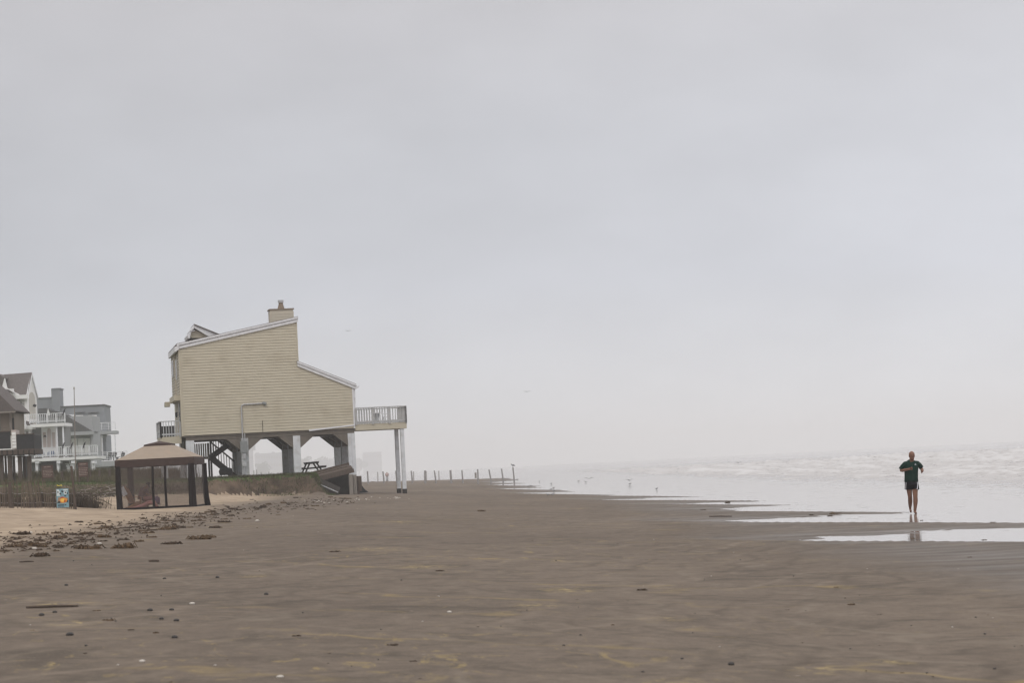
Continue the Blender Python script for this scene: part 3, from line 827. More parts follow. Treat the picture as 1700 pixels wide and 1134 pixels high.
# stair under the house
def flight(u0, z0, u1, z1, y, parent):
    st = MB().beam((u0, y, z0), (u1, y, z1), 0.06, 0.34).build('stringer', 'dark_wood', parent)
    MB().beam((u0, y + 1.1, z0), (u1, y + 1.1, z1), 0.06, 0.34).build('stringer', 'dark_wood', parent)
    n = max(3, int(abs(z1 - z0) / 0.19)); me = None
    for k in range(n):
        t = (k + 0.5) / n; q = Vector((u0 + (u1 - u0) * t, y, z0 + (z1 - z0) * t + 0.08))
        if me is None:
            o = MB().box(-0.14, 0.14, 0.04, 1.06, -0.02, 0.02).build('tread', 'dark_wood', parent, loc=q); me = o.data
        else: shared('tread', me, parent, q)
    MB().beam((u0, y, z0 + 1.0), (u1, y, z1 + 1.0), 0.07, 0.10).build('handrail', 'dark_wood', parent)
    n = max(3, int(abs(u1 - u0) / 0.16)); me = None
    for k in range(n + 1):
        t = k / n; q = Vector((u0 + (u1 - u0) * t, y - 0.02, z0 + (z1 - z0) * t + 0.1))
        if me is None:
            o = MB().box(-0.022, 0.022, -0.02, 0.02, 0, 0.88).build('baluster', 'dark_wood', parent, loc=q); me = o.data
        else: shared('baluster', me, parent, q)
stair = H.empty('staircase', 'dark wooden staircase with balustrade turning up beneath the yellow stilt house', 'staircase')
def hu(px, py, off): return H.uz(px, py, off)
a = hu(345, 758, 4.6); b = hu(388, 786, 4.6); c_ = hu(366, 737, 4.6)
flight(b[0], 2.10, a[0] + 0.1, a[1] - 0.05, 3.4, stair)
flight(a[0] + 0.25, a[1] - 0.05, a[0] + 1.75, 4.45, 4.9, stair)
MB().box(a[0] - 1.0, a[0] + 0.22, 3.4, 6.0, a[1] - 0.15, a[1] - 0.03).build('landing', 'dark_wood', stair)
for k, y in enumerate((3.5, 5.8)):
    MB().box(a[0] - 0.95, a[0] - 0.83, y, y + 0.12, 1.8, a[1] - 0.15).build('landing_post', 'dark_wood', stair)
    MB().box(a[0] + 0.08, a[0] + 0.2, y, y + 0.12, 1.8, a[1] + 0.9).build('landing_post', 'dark_wood', stair)
me = None
for k in range(7):
    q = (a[0] - 0.9 + k * 0.14, 3.38, a[1] - 0.2)
    if me is None:
        o = MB().box(-0.05, 0.05, -0.01, 0.01, 0, 1.05).build('screen_slat', 'grey_wood', stair, loc=q); me = o.data
    else: shared('screen_slat', me, stair, q)

def hworld(u, y, z): return Matrix.Rotation(H.th, 3, 'Z') @ Vector((u, y, z)) + Vector((H.L[0], H.L[1], 0))
# covered grill by the stairs
u, z_ = hu(374, 788, 3.0)
g = empty('covered_grill', hworld(u, 2.4, 2.0), H.th, 'low black covered grill under the foot of the dark staircase', 'grill')
MB().loft([(0, 0, 0.25), (0, 0, 0.5), (0, 0, 0.68), (0, 0, 0.74)], [(0.40, 0.28), (0.46, 0.32), (0.38, 0.25), (0.12, 0.1)], 12).build('cover', 'black', g, smooth=True)
for sx in (-1, 1):
    for sy in (-1, 1): MB().box(sx * 0.3 - 0.02, sx * 0.3 + 0.02, sy * 0.18 - 0.02, sy * 0.18 + 0.02, -0.05, 0.28).build('leg', 'black', g)

# picnic table
def picnic_table(loc, rz):
    t = empty('picnic_table', loc, rz, 'dark weathered picnic table standing on the lawn edge under the yellow house', 'table')
    for k in range(5):
        MB().box(-0.38 + k * 0.155, -0.245 + k * 0.155, -0.9, 0.9, 0.74 + random.uniform(0, .01), 0.785).build('plank', 'dark_wood', t)
    for s in (-1, 1):
        for j in (0, 1):
            x = s * (0.62 + 0.15 * j)
            MB().box(x - 0.065, x + 0.065, -0.9, 0.9, 0.43, 0.47).build('bench_plank', 'dark_wood', t)
    for y in (-0.65, 0.65):
        for s in (-1, 1):
            MB().beam((s * 0.62, y, 0.0), (s * 0.20, y, 0.74), 0.09, 0.13, up=(0, 1, 0)).build('leg', 'dark_wood', t)
        MB().box(-0.84, 0.84, y - 0.05, y + 0.045, 0.33, 0.425).build('crossbar', 'dark_wood', t)
        MB().box(-0.38, 0.38, y - 0.04, y + 0.04, 0.65, 0.738).build('crossbar', 'dark_wood', t)
    return t
u, _ = hu(518.5, 786, 2.5); p = hworld(u, 2.5, 0)
pt = picnic_table((p.x, p.y, gz(p.x, p.y) + 0.0), H.th + 0.06)
pt.rotation_euler[1] = -0.05

# patio things on the seaward deck
def patio_chair(loc, rz, label):
    c = empty('patio_chair', loc, rz, label, 'chair', 'patio chairs on the seaward deck')
    MB().box(-0.24, 0.24, -0.24, 0.24, 0.40, 0.44).build('seat', 'white_trim', c)
    MB().prism_x([(0.20, 0.44), (0.24, 0.44), (0.32, 0.88), (0.28, 0.88)], -0.24, 0.24).build('backrest', 'white_trim', c)
    for sx in (-1, 1):
        for sy in (-1, 1): MB().box(sx * 0.21 - 0.02, sx * 0.21 + 0.02, sy * 0.2 - 0.02, sy * 0.2 + 0.02, 0, 0.40).build('leg', 'white_trim', c)
        MB().box(sx * 0.25 - 0.02, sx * 0.25 + 0.02, -0.22, 0.24, 0.62, 0.65).build('armrest', 'white_trim', c)
patio_chair(hworld(13.3, 1.2, 5.09), H.th + 1.3, 'white patio chair at the sea end of the yellow house deck')
t = empty('patio_table', hworld(12.62, 1.0, 5.09), H.th, 'small round patio table behind the white railing of the seaward deck', 'table')
MB().loft([(0, 0, 0.68), (0, 0, 0.72)], [0.42, 0.42], 14).build('tabletop', 'white_trim', t)
MB().loft([(0, 0, 0), (0, 0, 0.05), (0, 0, 0.3), (0, 0, 0.68)], [0.3, 0.2, 0.14, 0.22], 10).build('pedestal', 'rail_grey', t)

# collapsed walkway
wk = H.empty('collapsed_walkway', 'collapsed dark timber walkway slanting down against the seaward column of the yellow house', 'walkway')
def HP(px, py, off):
    u, z = H.uz(px, py, off); return Vector((u, off, z))
A, B = HP(522, 793, -3.2), HP(586, 776.5, -3.2)
n = 7
for k in range(n):          # deck boards run the length of the walkway
    v0, v1 = k / n + 0.008, (k + 1) / n - 0.008
    S_ = Vector((0, 2.1, 0.20)); j = random.uniform(-0.05, 0.03)
    a0, a1 = A + S_ * v0 + Vector((j, 0, 0)), A + S_ * v1 + Vector((j, 0, 0))
    b0, b1 = B + S_ * v0 + Vector((-abs(j), 0, 0)), B + S_ * v1 + Vector((-abs(j), 0, 0))
    dn = Vector((0, 0, -0.05))
    MB().add([a0, b0, b1, a1, a0 + dn, b0 + dn, b1 + dn, a1 + dn], [(0,1,2,3),(7,6,5,4),(4,5,1,0),(5,6,2,1),(6,7,3,2),(7,4,0,3)]).build('plank', 'old_wood' if k % 3 != 1 else 'brown_board', wk)
for dy in (0.0, 1.1, 2.2):
    MB().beam(A + Vector((0, dy, -0.18 + dy * 0.18)), B + Vector((0.05, dy, -0.18 + dy * 0.18)), 0.07, 0.26).build('joist', 'old_wood', wk)
C0, D0 = HP(519, 800, -5.0), HP(561, 819, -5.0)
for k in range(9):
    t0, t1 = k / 9 + 0.006, (k + 1) / 9 - 0.006
    p0, p1 = C0.lerp(D0, t0), C0.lerp(D0, t1)
    MB().add([p0, p1, p1 + Vector((0.35, 1.5, 0.35)), p0 + Vector((0.35, 1.5, 0.35)), p0 - Vector((0, 0, .06)), p1 - Vector((0, 0, .06)), p1 + Vector((0.35, 1.5, 0.29)), p0 + Vector((0.35, 1.5, 0.29))],
             [(0,1,2,3),(7,6,5,4),(4,5,1,0),(5,6,2,1),(6,7,3,2),(7,4,0,3)]).build('plank', 'dark_wood', wk)
MB().beam(C0 + Vector((0, -0.05, 0.03)), D0 + Vector((0, -0.05, 0.05)), 0.05, 0.06).build('edge_board', 'rail_grey', wk, label='pale edge board of the fallen lower section')
MB().beam(C0 + Vector((0.1, -0.02, -0.22)), D0 + Vector((0, -0.02, -0.22)), 0.05, 0.28).build('side_board', 'dark_wood', wk)
# dark boarding under the tilted deck, board by board
zb0 = 0.45
me = None
for k in range(11):
    t = (k + 0.5) / 11; p0 = A.lerp(B, 0.12 + 0.83 * t)
    zl = max(zb0, C0.z - (C0.z - 0.6) * t * 1.3) - 0.15
    MB().box(p0.x - 0.095, p0.x + 0.095, -2.05, -2.01, zl, p0.z - 0.04 + 0.19).build('skirt_board', 'dark_wood', wk)
for (x0, x1, y0, y1, m, off) in ((580.3, 586.3, 788, 819, 'grey_wood', -3.6), (587.0, 592.5, 788.5, 818, 'grey_wood', -3.4), (593.5, 600.6, 790.5, 813, 'old_wood', -3.0)):
    H.rect(MB(), x0, y0, x1, y1 + 3, off, off + 0.35).build('pile', m, wk)
MB().box(*[H.uz(x, 818, -1.2)[0] for x in (593, 597)], -1.2, -0.8, 0.3, 0.9).build('pile', 'old_wood', wk)
tp = MB()
pts = [H.uz(x, y, -1.0) for x, y in ((598, 806), (601, 807), (606, 813), (612, 817.5), (600, 819), (590, 819))]
tp.prism([(u, z) for u, z in reversed(pts)], -1.0, 0.4)
o = tp.build('torn_tarp', 'black', None); o.parent = None
o.location = (H.L[0], H.L[1], 0); o.rotation_euler = (0, 0, H.th)
tag(o, 'torn black plastic sheet half buried in sand right of the collapsed walkway', 'tarp')

# ------------------------------------------------------------------ gazebo on the sand
GY = 100.0
gx0 = at(191, 765, GY).x; gx1 = at(321.5, 765, GY).x; gw = gx1 - gx0; gd = 3.3
gzb = gz((gx0 + gx1) / 2, GY + 1.5) - 0.02
zc0 = at(191, 765, GY).z; zc1 = at(191, 777.5, GY).z
gz_top = at(265, 740, GY + gd / 2).z
gzb = min(gzb, at(191, 846, GY).z)
gaz = empty('gazebo', (gx0, GY, 0), 0, 'tan canopy gazebo with dark brown valance and black mesh walls standing on the dry sand', 'gazebo')
cx, cy = gw / 2, gd / 2
v = 0.56
hi = gz_top
MB().add([(0, 0, zc0), (gw, 0, zc0), (gw, gd, zc0), (0, gd, zc0), (cx - v, cy - v, hi), (cx + v, cy - v, hi), (cx + v, cy + v, hi), (cx - v, cy + v, hi),
          (cx, 0, zc0 - 0.012), (gw, cy, zc0 - 0.012), (cx, gd, zc0 - 0.012), (0, cy, zc0 - 0.012), (cx * .5, cy * .25, zc0 + 0.08)],
         [(0, 8, 4), (8, 5, 4), (8, 1, 5), (1, 9, 5), (9, 6, 5), (9, 2, 6), (2, 10, 6), (10, 7, 6), (10, 3, 7), (3, 11, 7), (11, 4, 7), (11, 0, 4)]).build('canopy', 'canopy_tan', gaz)
vc = 0.58
MB().add([(cx - vc, cy - vc, hi + .05), (cx + vc, cy - vc, hi + .05), (cx + vc, cy + vc, hi + .05), (cx - vc, cy + vc, hi + .05), (cx, cy, hi + 0.19),
          (cx - vc, cy - vc, hi - .03), (cx + vc, cy - vc, hi - .03), (cx + vc, cy + vc, hi - .03), (cx - vc, cy + vc, hi - .03), (cx, cy - vc, hi + 0.09)],
         [(0, 9, 4), (9, 1, 4), (1, 2, 4), (2, 3, 4), (3, 0, 4), (5, 9, 0), (5, 6, 9), (6, 1, 9), (6, 7, 2, 1), (7, 8, 3, 2), (8, 5, 0, 3)]).build('vent_cap', 'fabric_brown', gaz)
MB().box(cx - v, cx + v, cy - v, cy + v, hi - 0.02, hi + 0.03).build('vent', 'fabric_black', gaz)
def wavy_panel(p0, p1, z0, z1, amp, n, th=0.012, jag=0.0):
    p0, p1 = Vector((*p0, 0)), Vector((*p1, 0)); d = (p1 - p0); nn = Vector((-d.y, d.x, 0)).normalized(); mb = MB(); vs = []
    for r, zz in ((0, z0), (0.5, (z0 + z1) / 2), (1, z1)):
        for k in range(n + 1):
            t = k / n; o_ = amp * math.sin(k * 2.1 + r) * (1 - r * 0.8)
            vs.append(p0 + d * t + nn * o_ + Vector((0, 0, zz + (jag * math.sin(k * 1.7) if r == 0 else 0))))
    fs = []
    for r in (0, 1):
        for k in range(n):
            a_ = r * (n + 1) + k; fs.append((a_, a_ + 1, a_ + n + 2, a_ + n + 1))
    m_ = len(vs); vs2 = [q + nn * th for q in vs]
    mb.add(vs + vs2, fs + [tuple(reversed([i + m_ for i in f])) for f in fs]); return mb
for p0, p1 in (((-.02, -.02), (gw + .02, -.02)), ((gw + .02, -.02), (gw + .02, gd + .02)), ((gw + .02, gd + .02), (-.02, gd + .02)), ((-.02, gd + .02), (-.02, -.02))):
    wavy_panel(p0, p1, zc1, zc0 + 0.005, 0.012, 16, jag=0.012).build('valance', 'fabric_brown', gaz, smooth=False)
# legs wrapped in gathered curtain
for (x, y, flare, wx) in ((0.10, 0.0, 0.02, 0.105), (gw - 0.11, 0.0, 0.0, 0.13), (gw + 0.02, gd - 0.12, 0.08, 0.10), (0.10, gd - 0.10, 0.0, 0.12)):
    pts = [(x + flare, y, gzb + 0.0), (x + flare * 0.35, y, gzb + 0.4), (x - 0.01, y, gzb + 1.1), (x, y, zc1 + 0.05)]
    MB().loft(pts, [(wx * 1.3, wx * 0.9), (wx * 1.2, wx * 0.8), (wx * 1.12, wx * 0.7), (wx * 1.0, wx * 0.6)], 9).build('leg_curtain', 'fabric_black', gaz)
for x in (at(253.5, 800, GY).x - gx0, at(274.3, 800, GY).x - gx0):
    MB().loft([(x + 0.01, 0.02, gzb + .05), (x, 0.0, gzb + 0.9), (x + 0.015, 0.02, zc1 + .02)], [(0.055, .03), (0.048, .03), (0.05, .03)], 8).build('zip_panel', 'fabric_black', gaz)
MB().box(0.0, gw, -0.012, 0.012, gzb - 0.05, gzb + 0.11).build('hem_strip', 'fabric_black', gaz)
MB().box(gw - .02, gw + .004, 0.05, gd, gzb - 0.05, gzb + 0.09).build('hem_strip', 'fabric_black', gaz)
MB().box(0.0, gw, gd - .02, gd, gzb - 0.05, gzb + 0.05).build('hem_strip', 'fabric_black', gaz)
for p in ([(0, 0.006), (gw, 0.006)], [(gw - .008, 0), (gw - .008, gd)], [(gw, gd - .01), (0, gd - .01)], [(0.006, gd), (0.006, 0)]):
    MB().add([(p[0][0], p[0][1], gzb + .05), (p[1][0], p[1][1], gzb + .05), (p[1][0], p[1][1], zc1 + .04), (p[0][0], p[0][1], zc1 + .04)], [(0, 1, 2, 3)]).build('net_panel', 'netting', gaz)
MB().beam((0.1, 0.1, zc0 - .04), (gw - .1, .1, zc0 - .04), 0.03).build('frame_bar', 'metal_grey', gaz)
MB().beam((0.1, gd - .1, zc0 - .04), (gw - .1, gd - .1, zc0 - .04), 0.03).build('frame_bar', 'metal_grey', gaz)

# ------------------------------------------------------------------ people
def skin_body(name, joints, edges, radii, m, parent, sub=2, root=0):
    me = bpy.data.meshes.new(name); me.from_pydata(joints, edges, []); me.update()
    o = bpy.data.objects.new(name, me); C.objects.link(o)
    sk = o.modifiers.new('s', 'SKIN'); sk.use_smooth_shade = True
    lay = me.skin_vertices[0].data if me.skin_vertices else None
    if lay is None:
        bm = bmesh.new(); bm.from_mesh(me); bm.verts.layers.skin.verify(); bm.to_mesh(me); bm.free(); lay = me.skin_vertices[0].data
    for i, r in enumerate(radii):
        lay[i].radius = r if isinstance(r, tuple) else (r, r); lay[i].use_root = (i == root)
    o.modifiers.new('u', 'SUBSURF').levels = sub; o.modifiers['u'].render_levels = sub
    dg = bpy.context.evaluated_depsgraph_get(); dg.update()
    nm = bpy.data.meshes.new_from_object(o.evaluated_get(dg)); nm.name = name
    bpy.data.objects.remove(o)
    r_ = bpy.data.objects.new(name, nm); C.objects.link(r_); nm.materials.clear(); nm.materials.append(MATS[m])
    nm.polygons.foreach_set('use_smooth', [True] * len(nm.polygons))
    if parent: r_.parent = parent
    return r_
def blob(mb, c, r, n=8, m_=6):
    cx_, cy_, cz_ = c; k0 = len(mb.v)
    vs = []
    for i in range(1, m_):
        a_ = math.pi * i / m_
        for k in range(n):
            b_ = 2 * math.pi * k / n
            vs.append((cx_ + r[0] * math.sin(a_) * math.cos(b_), cy_ + r[1] * math.sin(a_) * math.sin(b_), cz_ + r[2] * math.cos(a_)))
    vs += [(cx_, cy_, cz_ + r[2]), (cx_, cy_, cz_ - r[2])]
    T, Bt = len(vs) - 2, len(vs) - 1; fs = []
    for i in range(m_ - 2):
        for k in range(n): a_, b_ = i * n + k, i * n + (k + 1) % n; fs.append((a_, a_ + n, b_ + n, b_))
    for k in range(n):
        fs.append((T, k, (k + 1) % n)); q = (m_ - 2) * n; fs.append((Bt, q + (k + 1) % n, q + k))
    return mb.add(vs, fs)

RP = at(1515, 852, 69.3)
runner = empty('person', (RP.x + 0.02, RP.y, -0.006), 0, 'bald man jogging barefoot toward the camera in a dark green t-shirt and navy shorts', 'person')
J = {}; JL = []; RD = []; ED = []
def jt(n, p, r, par=None):
    J[n] = len(JL); JL.append(p); RD.append(r)
    if n[:2] in ('el', 'fa', 'wr', 'pa', 'hp', 'th', 'kn', 'ca', 'c2', 'an', 'he', 'to'):
        RD[-1] = tuple(v * 1.16 for v in (r if isinstance(r, tuple) else (r, r)))
    if par: ED.append((J[par], J[n]))
# right of the picture = his left; -y is toward the camera
jt('pelvis', (0.00, 0.02, 0.95), (0.115, 0.085))
jt('waist', (0.005, 0.01, 1.10), (0.145, 0.115), 'pelvis')
jt('chest', (0.015, -0.01, 1.30), (0.165, 0.12), 'waist')
jt('upper', (0.022, -0.01, 1.43), (0.13, 0.095), 'chest')
jt('neck', (0.03, -0.04, 1.52), 0.062, 'upper')
jt('jaw', (0.035, -0.085, 1.585), (0.060, 0.066), 'neck')
jt('face', (0.040, -0.085, 1.66), (0.074, 0.088), 'jaw')
jt('crown', (0.043, -0.070, 1.735), (0.066, 0.082), 'face')
# his right arm (picture left), fist across the chest
jt('shR', (-0.140, 0.0, 1.440), 0.046, 'upper')
jt('uaR', (-0.225, 0.01, 1.355), 0.044, 'shR')
jt('elR', (-0.288, 0.0, 1.245), 0.043, 'uaR')
jt('faR', (-0.195, -0.13, 1.262), 0.039, 'elR')
jt('wrR', (-0.085, -0.235, 1.285), 0.028, 'faR')
jt('paR', (-0.040, -0.265, 1.295), (0.036, 0.028), 'wrR')
# his left arm, elbow out and fist low
jt('shL', (0.190, 0.0, 1.440), 0.046, 'upper')
jt('uaL', (0.265, 0.02, 1.365), 0.044, 'shL')
jt('elL', (0.318, 0.02, 1.265), 0.043, 'uaL')
jt('faL', (0.315, -0.10, 1.225), 0.038, 'elL')
jt('wrL', (0.285, -0.21, 1.20), 0.028, 'faL')
jt('paL', (0.270, -0.265, 1.195), (0.036, 0.028), 'wrL')
# trailing leg (picture left)
jt('hpR', (-0.078, 0.02, 0.86), 0.078, 'pelvis')
jt('thR', (-0.074, 0.03, 0.70), 0.076, 'hpR')
jt('knR', (-0.060, 0.03, 0.49), 0.056, 'thR')
jt('caR', (-0.046, 0.13, 0.37), 0.060, 'knR')
jt('c2R', (-0.036, 0.24, 0.25), 0.048, 'caR')
jt('anR', (-0.022, 0.36, 0.19), 0.036, 'c2R')
jt('heR', (-0.020, 0.37, 0.135), 0.030, 'anR')
jt('toR', (-0.018, 0.28, 0.040), (0.048, 0.026), 'heR')
# leading leg (picture right)
jt('hpL', (0.082, 0.0, 0.86), 0.078, 'pelvis')
jt('thL', (0.080, -0.05, 0.70), 0.080, 'hpL')
jt('knL', (0.070, -0.10, 0.49), 0.059, 'thL')
jt('caL', (0.072, -0.08, 0.36), 0.066, 'knL')
jt('c2L', (0.058, -0.07, 0.23), 0.050, 'caL')
jt('anL', (0.042, -0.06, 0.10), 0.038, 'c2L')
jt('heL', (0.040, -0.06, 0.045), 0.036, 'anL')
jt('toL', (0.048, -0.20, 0.034), (0.050, 0.027), 'heL')
body = skin_body('body', JL, ED, RD, 'skin', runner)
hb = MB()
blob(hb, (0.041, -0.072, 1.675), (0.088, 0.104, 0.118), 14, 10)
blob(hb, (0.038, -0.098, 1.600), (0.068, 0.075, 0.075), 12, 8)
bmj = bmesh.new(); bmj.from_mesh(body.data)
hm_ = bpy.data.meshes.new('head'); hm_.from_pydata(hb.v, [], hb.f); bmj.from_mesh(hm_)
for f_ in bmj.faces: f_.smooth = True
bmj.to_mesh(body.data); bmj.free(); bpy.data.meshes.remove(hm_)
fm = MB()
fm.loft([(0.040, -0.168, 1.688), (0.040, -0.184, 1.665), (0.040, -0.190, 1.648), (0.040, -0.172, 1.640)], [0.009, 0.012, 0.016, 0.010], 8)
blob(fm, (-0.036, -0.075, 1.66), (0.012, 0.022, 0.034)); blob(fm, (0.116, -0.075, 1.66), (0.012, 0.022, 0.034))
for sx in (-1, 1):
    fm.loft([(0.040 + sx * 0.012, -0.170, 1.694), (0.040 + sx * 0.045, -0.160, 1.697)], [(0.012, 0.007)] * 2, 6)
blob(fm, (0.040, -0.150, 1.585), (0.030, 0.022, 0.016))
fm.build('face_feature', 'skin', runner, smooth=True)
for sx in (-1, 1):
    blob(MB(), (0.040 + sx * 0.029, -0.163, 1.680), (0.013, 0.010, 0.008)).build('eye', 'eye_dark', runner, smooth=True)
MB().box(0.016, 0.064, -0.172, -0.160, 1.612, 1.619).build('mouth', 'eye_dark', runner)
# fingers curled into fists
def fist(c, ax, side, parent):
    cv = Vector(c); ax = Vector(ax).normalized(); up = Vector((0, 0, 1)); fw = Vector((0, -1, 0))
    for k in range(4):
        o_ = up * (0.030 - 0.020 * k)
        L_ = (0.030, 0.034, 0.031, 0.024)[k]
        pts = [cv + o_ - ax * 0.005, cv + o_ + ax * L_ + fw * 0.018, cv + o_ + ax * (L_ * 0.9) + fw * 0.042, cv + o_ + ax * 0.002 + fw * 0.046]
        MB().loft(pts, [0.011, 0.0115, 0.010, 0.008], 6).build('finger', 'skin', parent, smooth=True)
    MB().loft([cv - ax * 0.02 + up * 0.02, cv + up * 0.036 + fw * 0.03, cv + ax * 0.025 + up * 0.020 + fw * 0.058], [0.014, 0.013, 0.010], 6).build('thumb', 'skin', parent, smooth=True)
fist((-0.030, -0.265, 1.295), (1, -0.3, 0.1), 1, runner)
fist((0.262, -0.270, 1.195), (-0.6, -0.8, 0), 1, runner)
# shirt: torso and sleeves in one garment
sh = MB()
sh.loft([(0.000, 0.015, 0.925), (0.003, 0.012, 1.02), (0.008, 0.005, 1.15), (0.015, -0.01, 1.30), (0.020, -0.01, 1.40), (0.024, -0.012, 1.47), (0.027, -0.020, 1.515), (0.029, -0.03, 1.545)],
        [(0.200, 0.175), (0.196, 0.168), (0.196, 0.158), (0.204, 0.154), (0.198, 0.135), (0.175, 0.115), (0.115, 0.088), (0.073, 0.070)], 20, ref=(0, 1, 0))
sh.loft([(-0.08, 0.0, 1.47), (-0.145, 0.0, 1.445), (-0.215, 0.01, 1.375), (-0.282, 0.01, 1.285)], [0.05, 0.068, 0.068, 0.070], 12)
sh.loft([(0.13, 0.0, 1.47), (0.195, 0.0, 1.445), (0.260, 0.02, 1.385), (0.312, 0.02, 1.300)], [0.05, 0.068, 0.068, 0.068], 12)
for i_, v_ in enumerate(sh.v):      # creases pulled across the chest and belly
    f_ = 0.007 * math.sin(v_[2] * 42 + v_[0] * 30) + 0.006 * math.sin(v_[0] * 60 - v_[2] * 25)
    sh.v[i_] = (v_[0] * (1 + f_ * .6), v_[1] * (1 + f_ * 3), v_[2] + (0.008 * math.sin(v_[0] * 40) if v_[2] < .95 else 0))
sh.build('shirt', 'shirt_green', runner, smooth=True)
MB().add([(0.095, -0.150, 1.405), (0.135, -0.142, 1.405), (0.115, -0.140, 1.430), (0.085, -0.153, 1.392), (0.150, -0.138, 1.392), (0.150, -0.138, 1.399), (0.085, -0.153, 1.399)],
         [(0, 1, 2), (3, 4, 5, 6)]).build('chest_logo', 'stripe_white', runner)
bpy.data.objects['chest_logo'].location = (0, -0.012, 0)
shr = MB()
shr.loft([(0.0, 0.02, 0.99), (0.0, 0.02, 0.93), (0.0, 0.01, 0.85), (0.0, 0.005, 0.79), (0.0, 0.005, 0.765)], [(0.170, 0.140), (0.188, 0.160), (0.194, 0.172), (0.16, 0.15), (0.06, 0.10)], 18)
shr.loft([(-0.088, 0.02, 0.90), (-0.092, 0.03, 0.80), (-0.094, 0.035, 0.705)], [(0.098, 0.125), (0.102, 0.125), (0.104, 0.120)], 14)
shr.loft([(0.092, 0.0, 0.90), (0.096, -0.02, 0.80), (0.098, -0.045, 0.695)], [(0.098, 0.125), (0.103, 0.125), (0.106, 0.120)], 14)
shr.build('shorts', 'shorts_navy', runner, smooth=True)
MB().loft([(0.150, -0.110, 0.90), (0.152, -0.115, 0.83), (0.135, -0.150, 0.74), (0.120, -0.165, 0.70)], [(0.012, 0.01)] * 4, 6).build('side_stripe', 'stripe_white', runner)
MB().loft([(-0.168, -0.085, 0.90), (-0.176, -0.05, 0.80), (-0.178, -0.03, 0.72)], [(0.010, 0.012)] * 3, 6).build('side_stripe', 'stripe_white', runner)

# far walker
def walker():
    P = at(643, 800, 408.0)
    g_ = gz(P.x, P.y)
    w_ = empty('person', (P.x, P.y, g_), 0, 'distant person in a haze-paled pink top walking on the foggy beach among the posts', 'person')
    j = [(0, 0, .95), (0, 0, 1.2), (0, 0, 1.42), (0, 0, 1.53), (0, -.01, 1.66), (-.2, 0, 1.4), (-.27, 0, 1.15), (-.2, -.12, 1.0), (.2, 0, 1.4), (.27, 0, 1.15), (.22, -.1, .95),
         (-.1, 0, .85), (-.1, -.05, .48), (-.1, 0, .06), (-.1, -.15, .03), (.1, 0, .85), (.1, .05, .48), (.1, .15, .08), (.1, .0, .03)]
    e = [(0, 1), (1, 2), (2, 3), (3, 4), (2, 5), (5, 6), (6, 7), (2, 8), (8, 9), (9, 10), (0, 11), (11, 12), (12, 13), (13, 14), (0, 15), (15, 16), (16, 17), (17, 18)]
    r_ = [.15, .16, .15, .06, .105, .07, .05, .04, .07, .05, .04, .1, .065, .045, .04, .1, .065, .045, .04]
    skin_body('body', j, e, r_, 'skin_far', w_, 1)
    sb = MB()
    sb.loft([(0, 0, .86), (0, 0, 1.2), (0, 0, 1.42), (0, 0, 1.5)], [(.2, .15), (.2, .16), (.21, .14), (.09, .09)], 12)
    sb.loft([(-.18, 0, 1.42), (-.27, 0, 1.2)], [.085, .08], 8); sb.loft([(.18, 0, 1.42), (.27, 0, 1.2)], [.085, .08], 8)
    sb.build('shirt', 'shirt_pink', w_, smooth=True)
    tb = MB()
    tb.loft([(-.09, 0, .92), (-.1, -.05, .48), (-.1, 0, .12)], [.125, .095, .085], 8); tb.loft([(.09, 0, .92), (.1, .05, .48), (.1, .14, .12)], [.125, .095, .085], 8)
    tb.build('trousers', 'trousers_grey', w_, smooth=True)
walker()

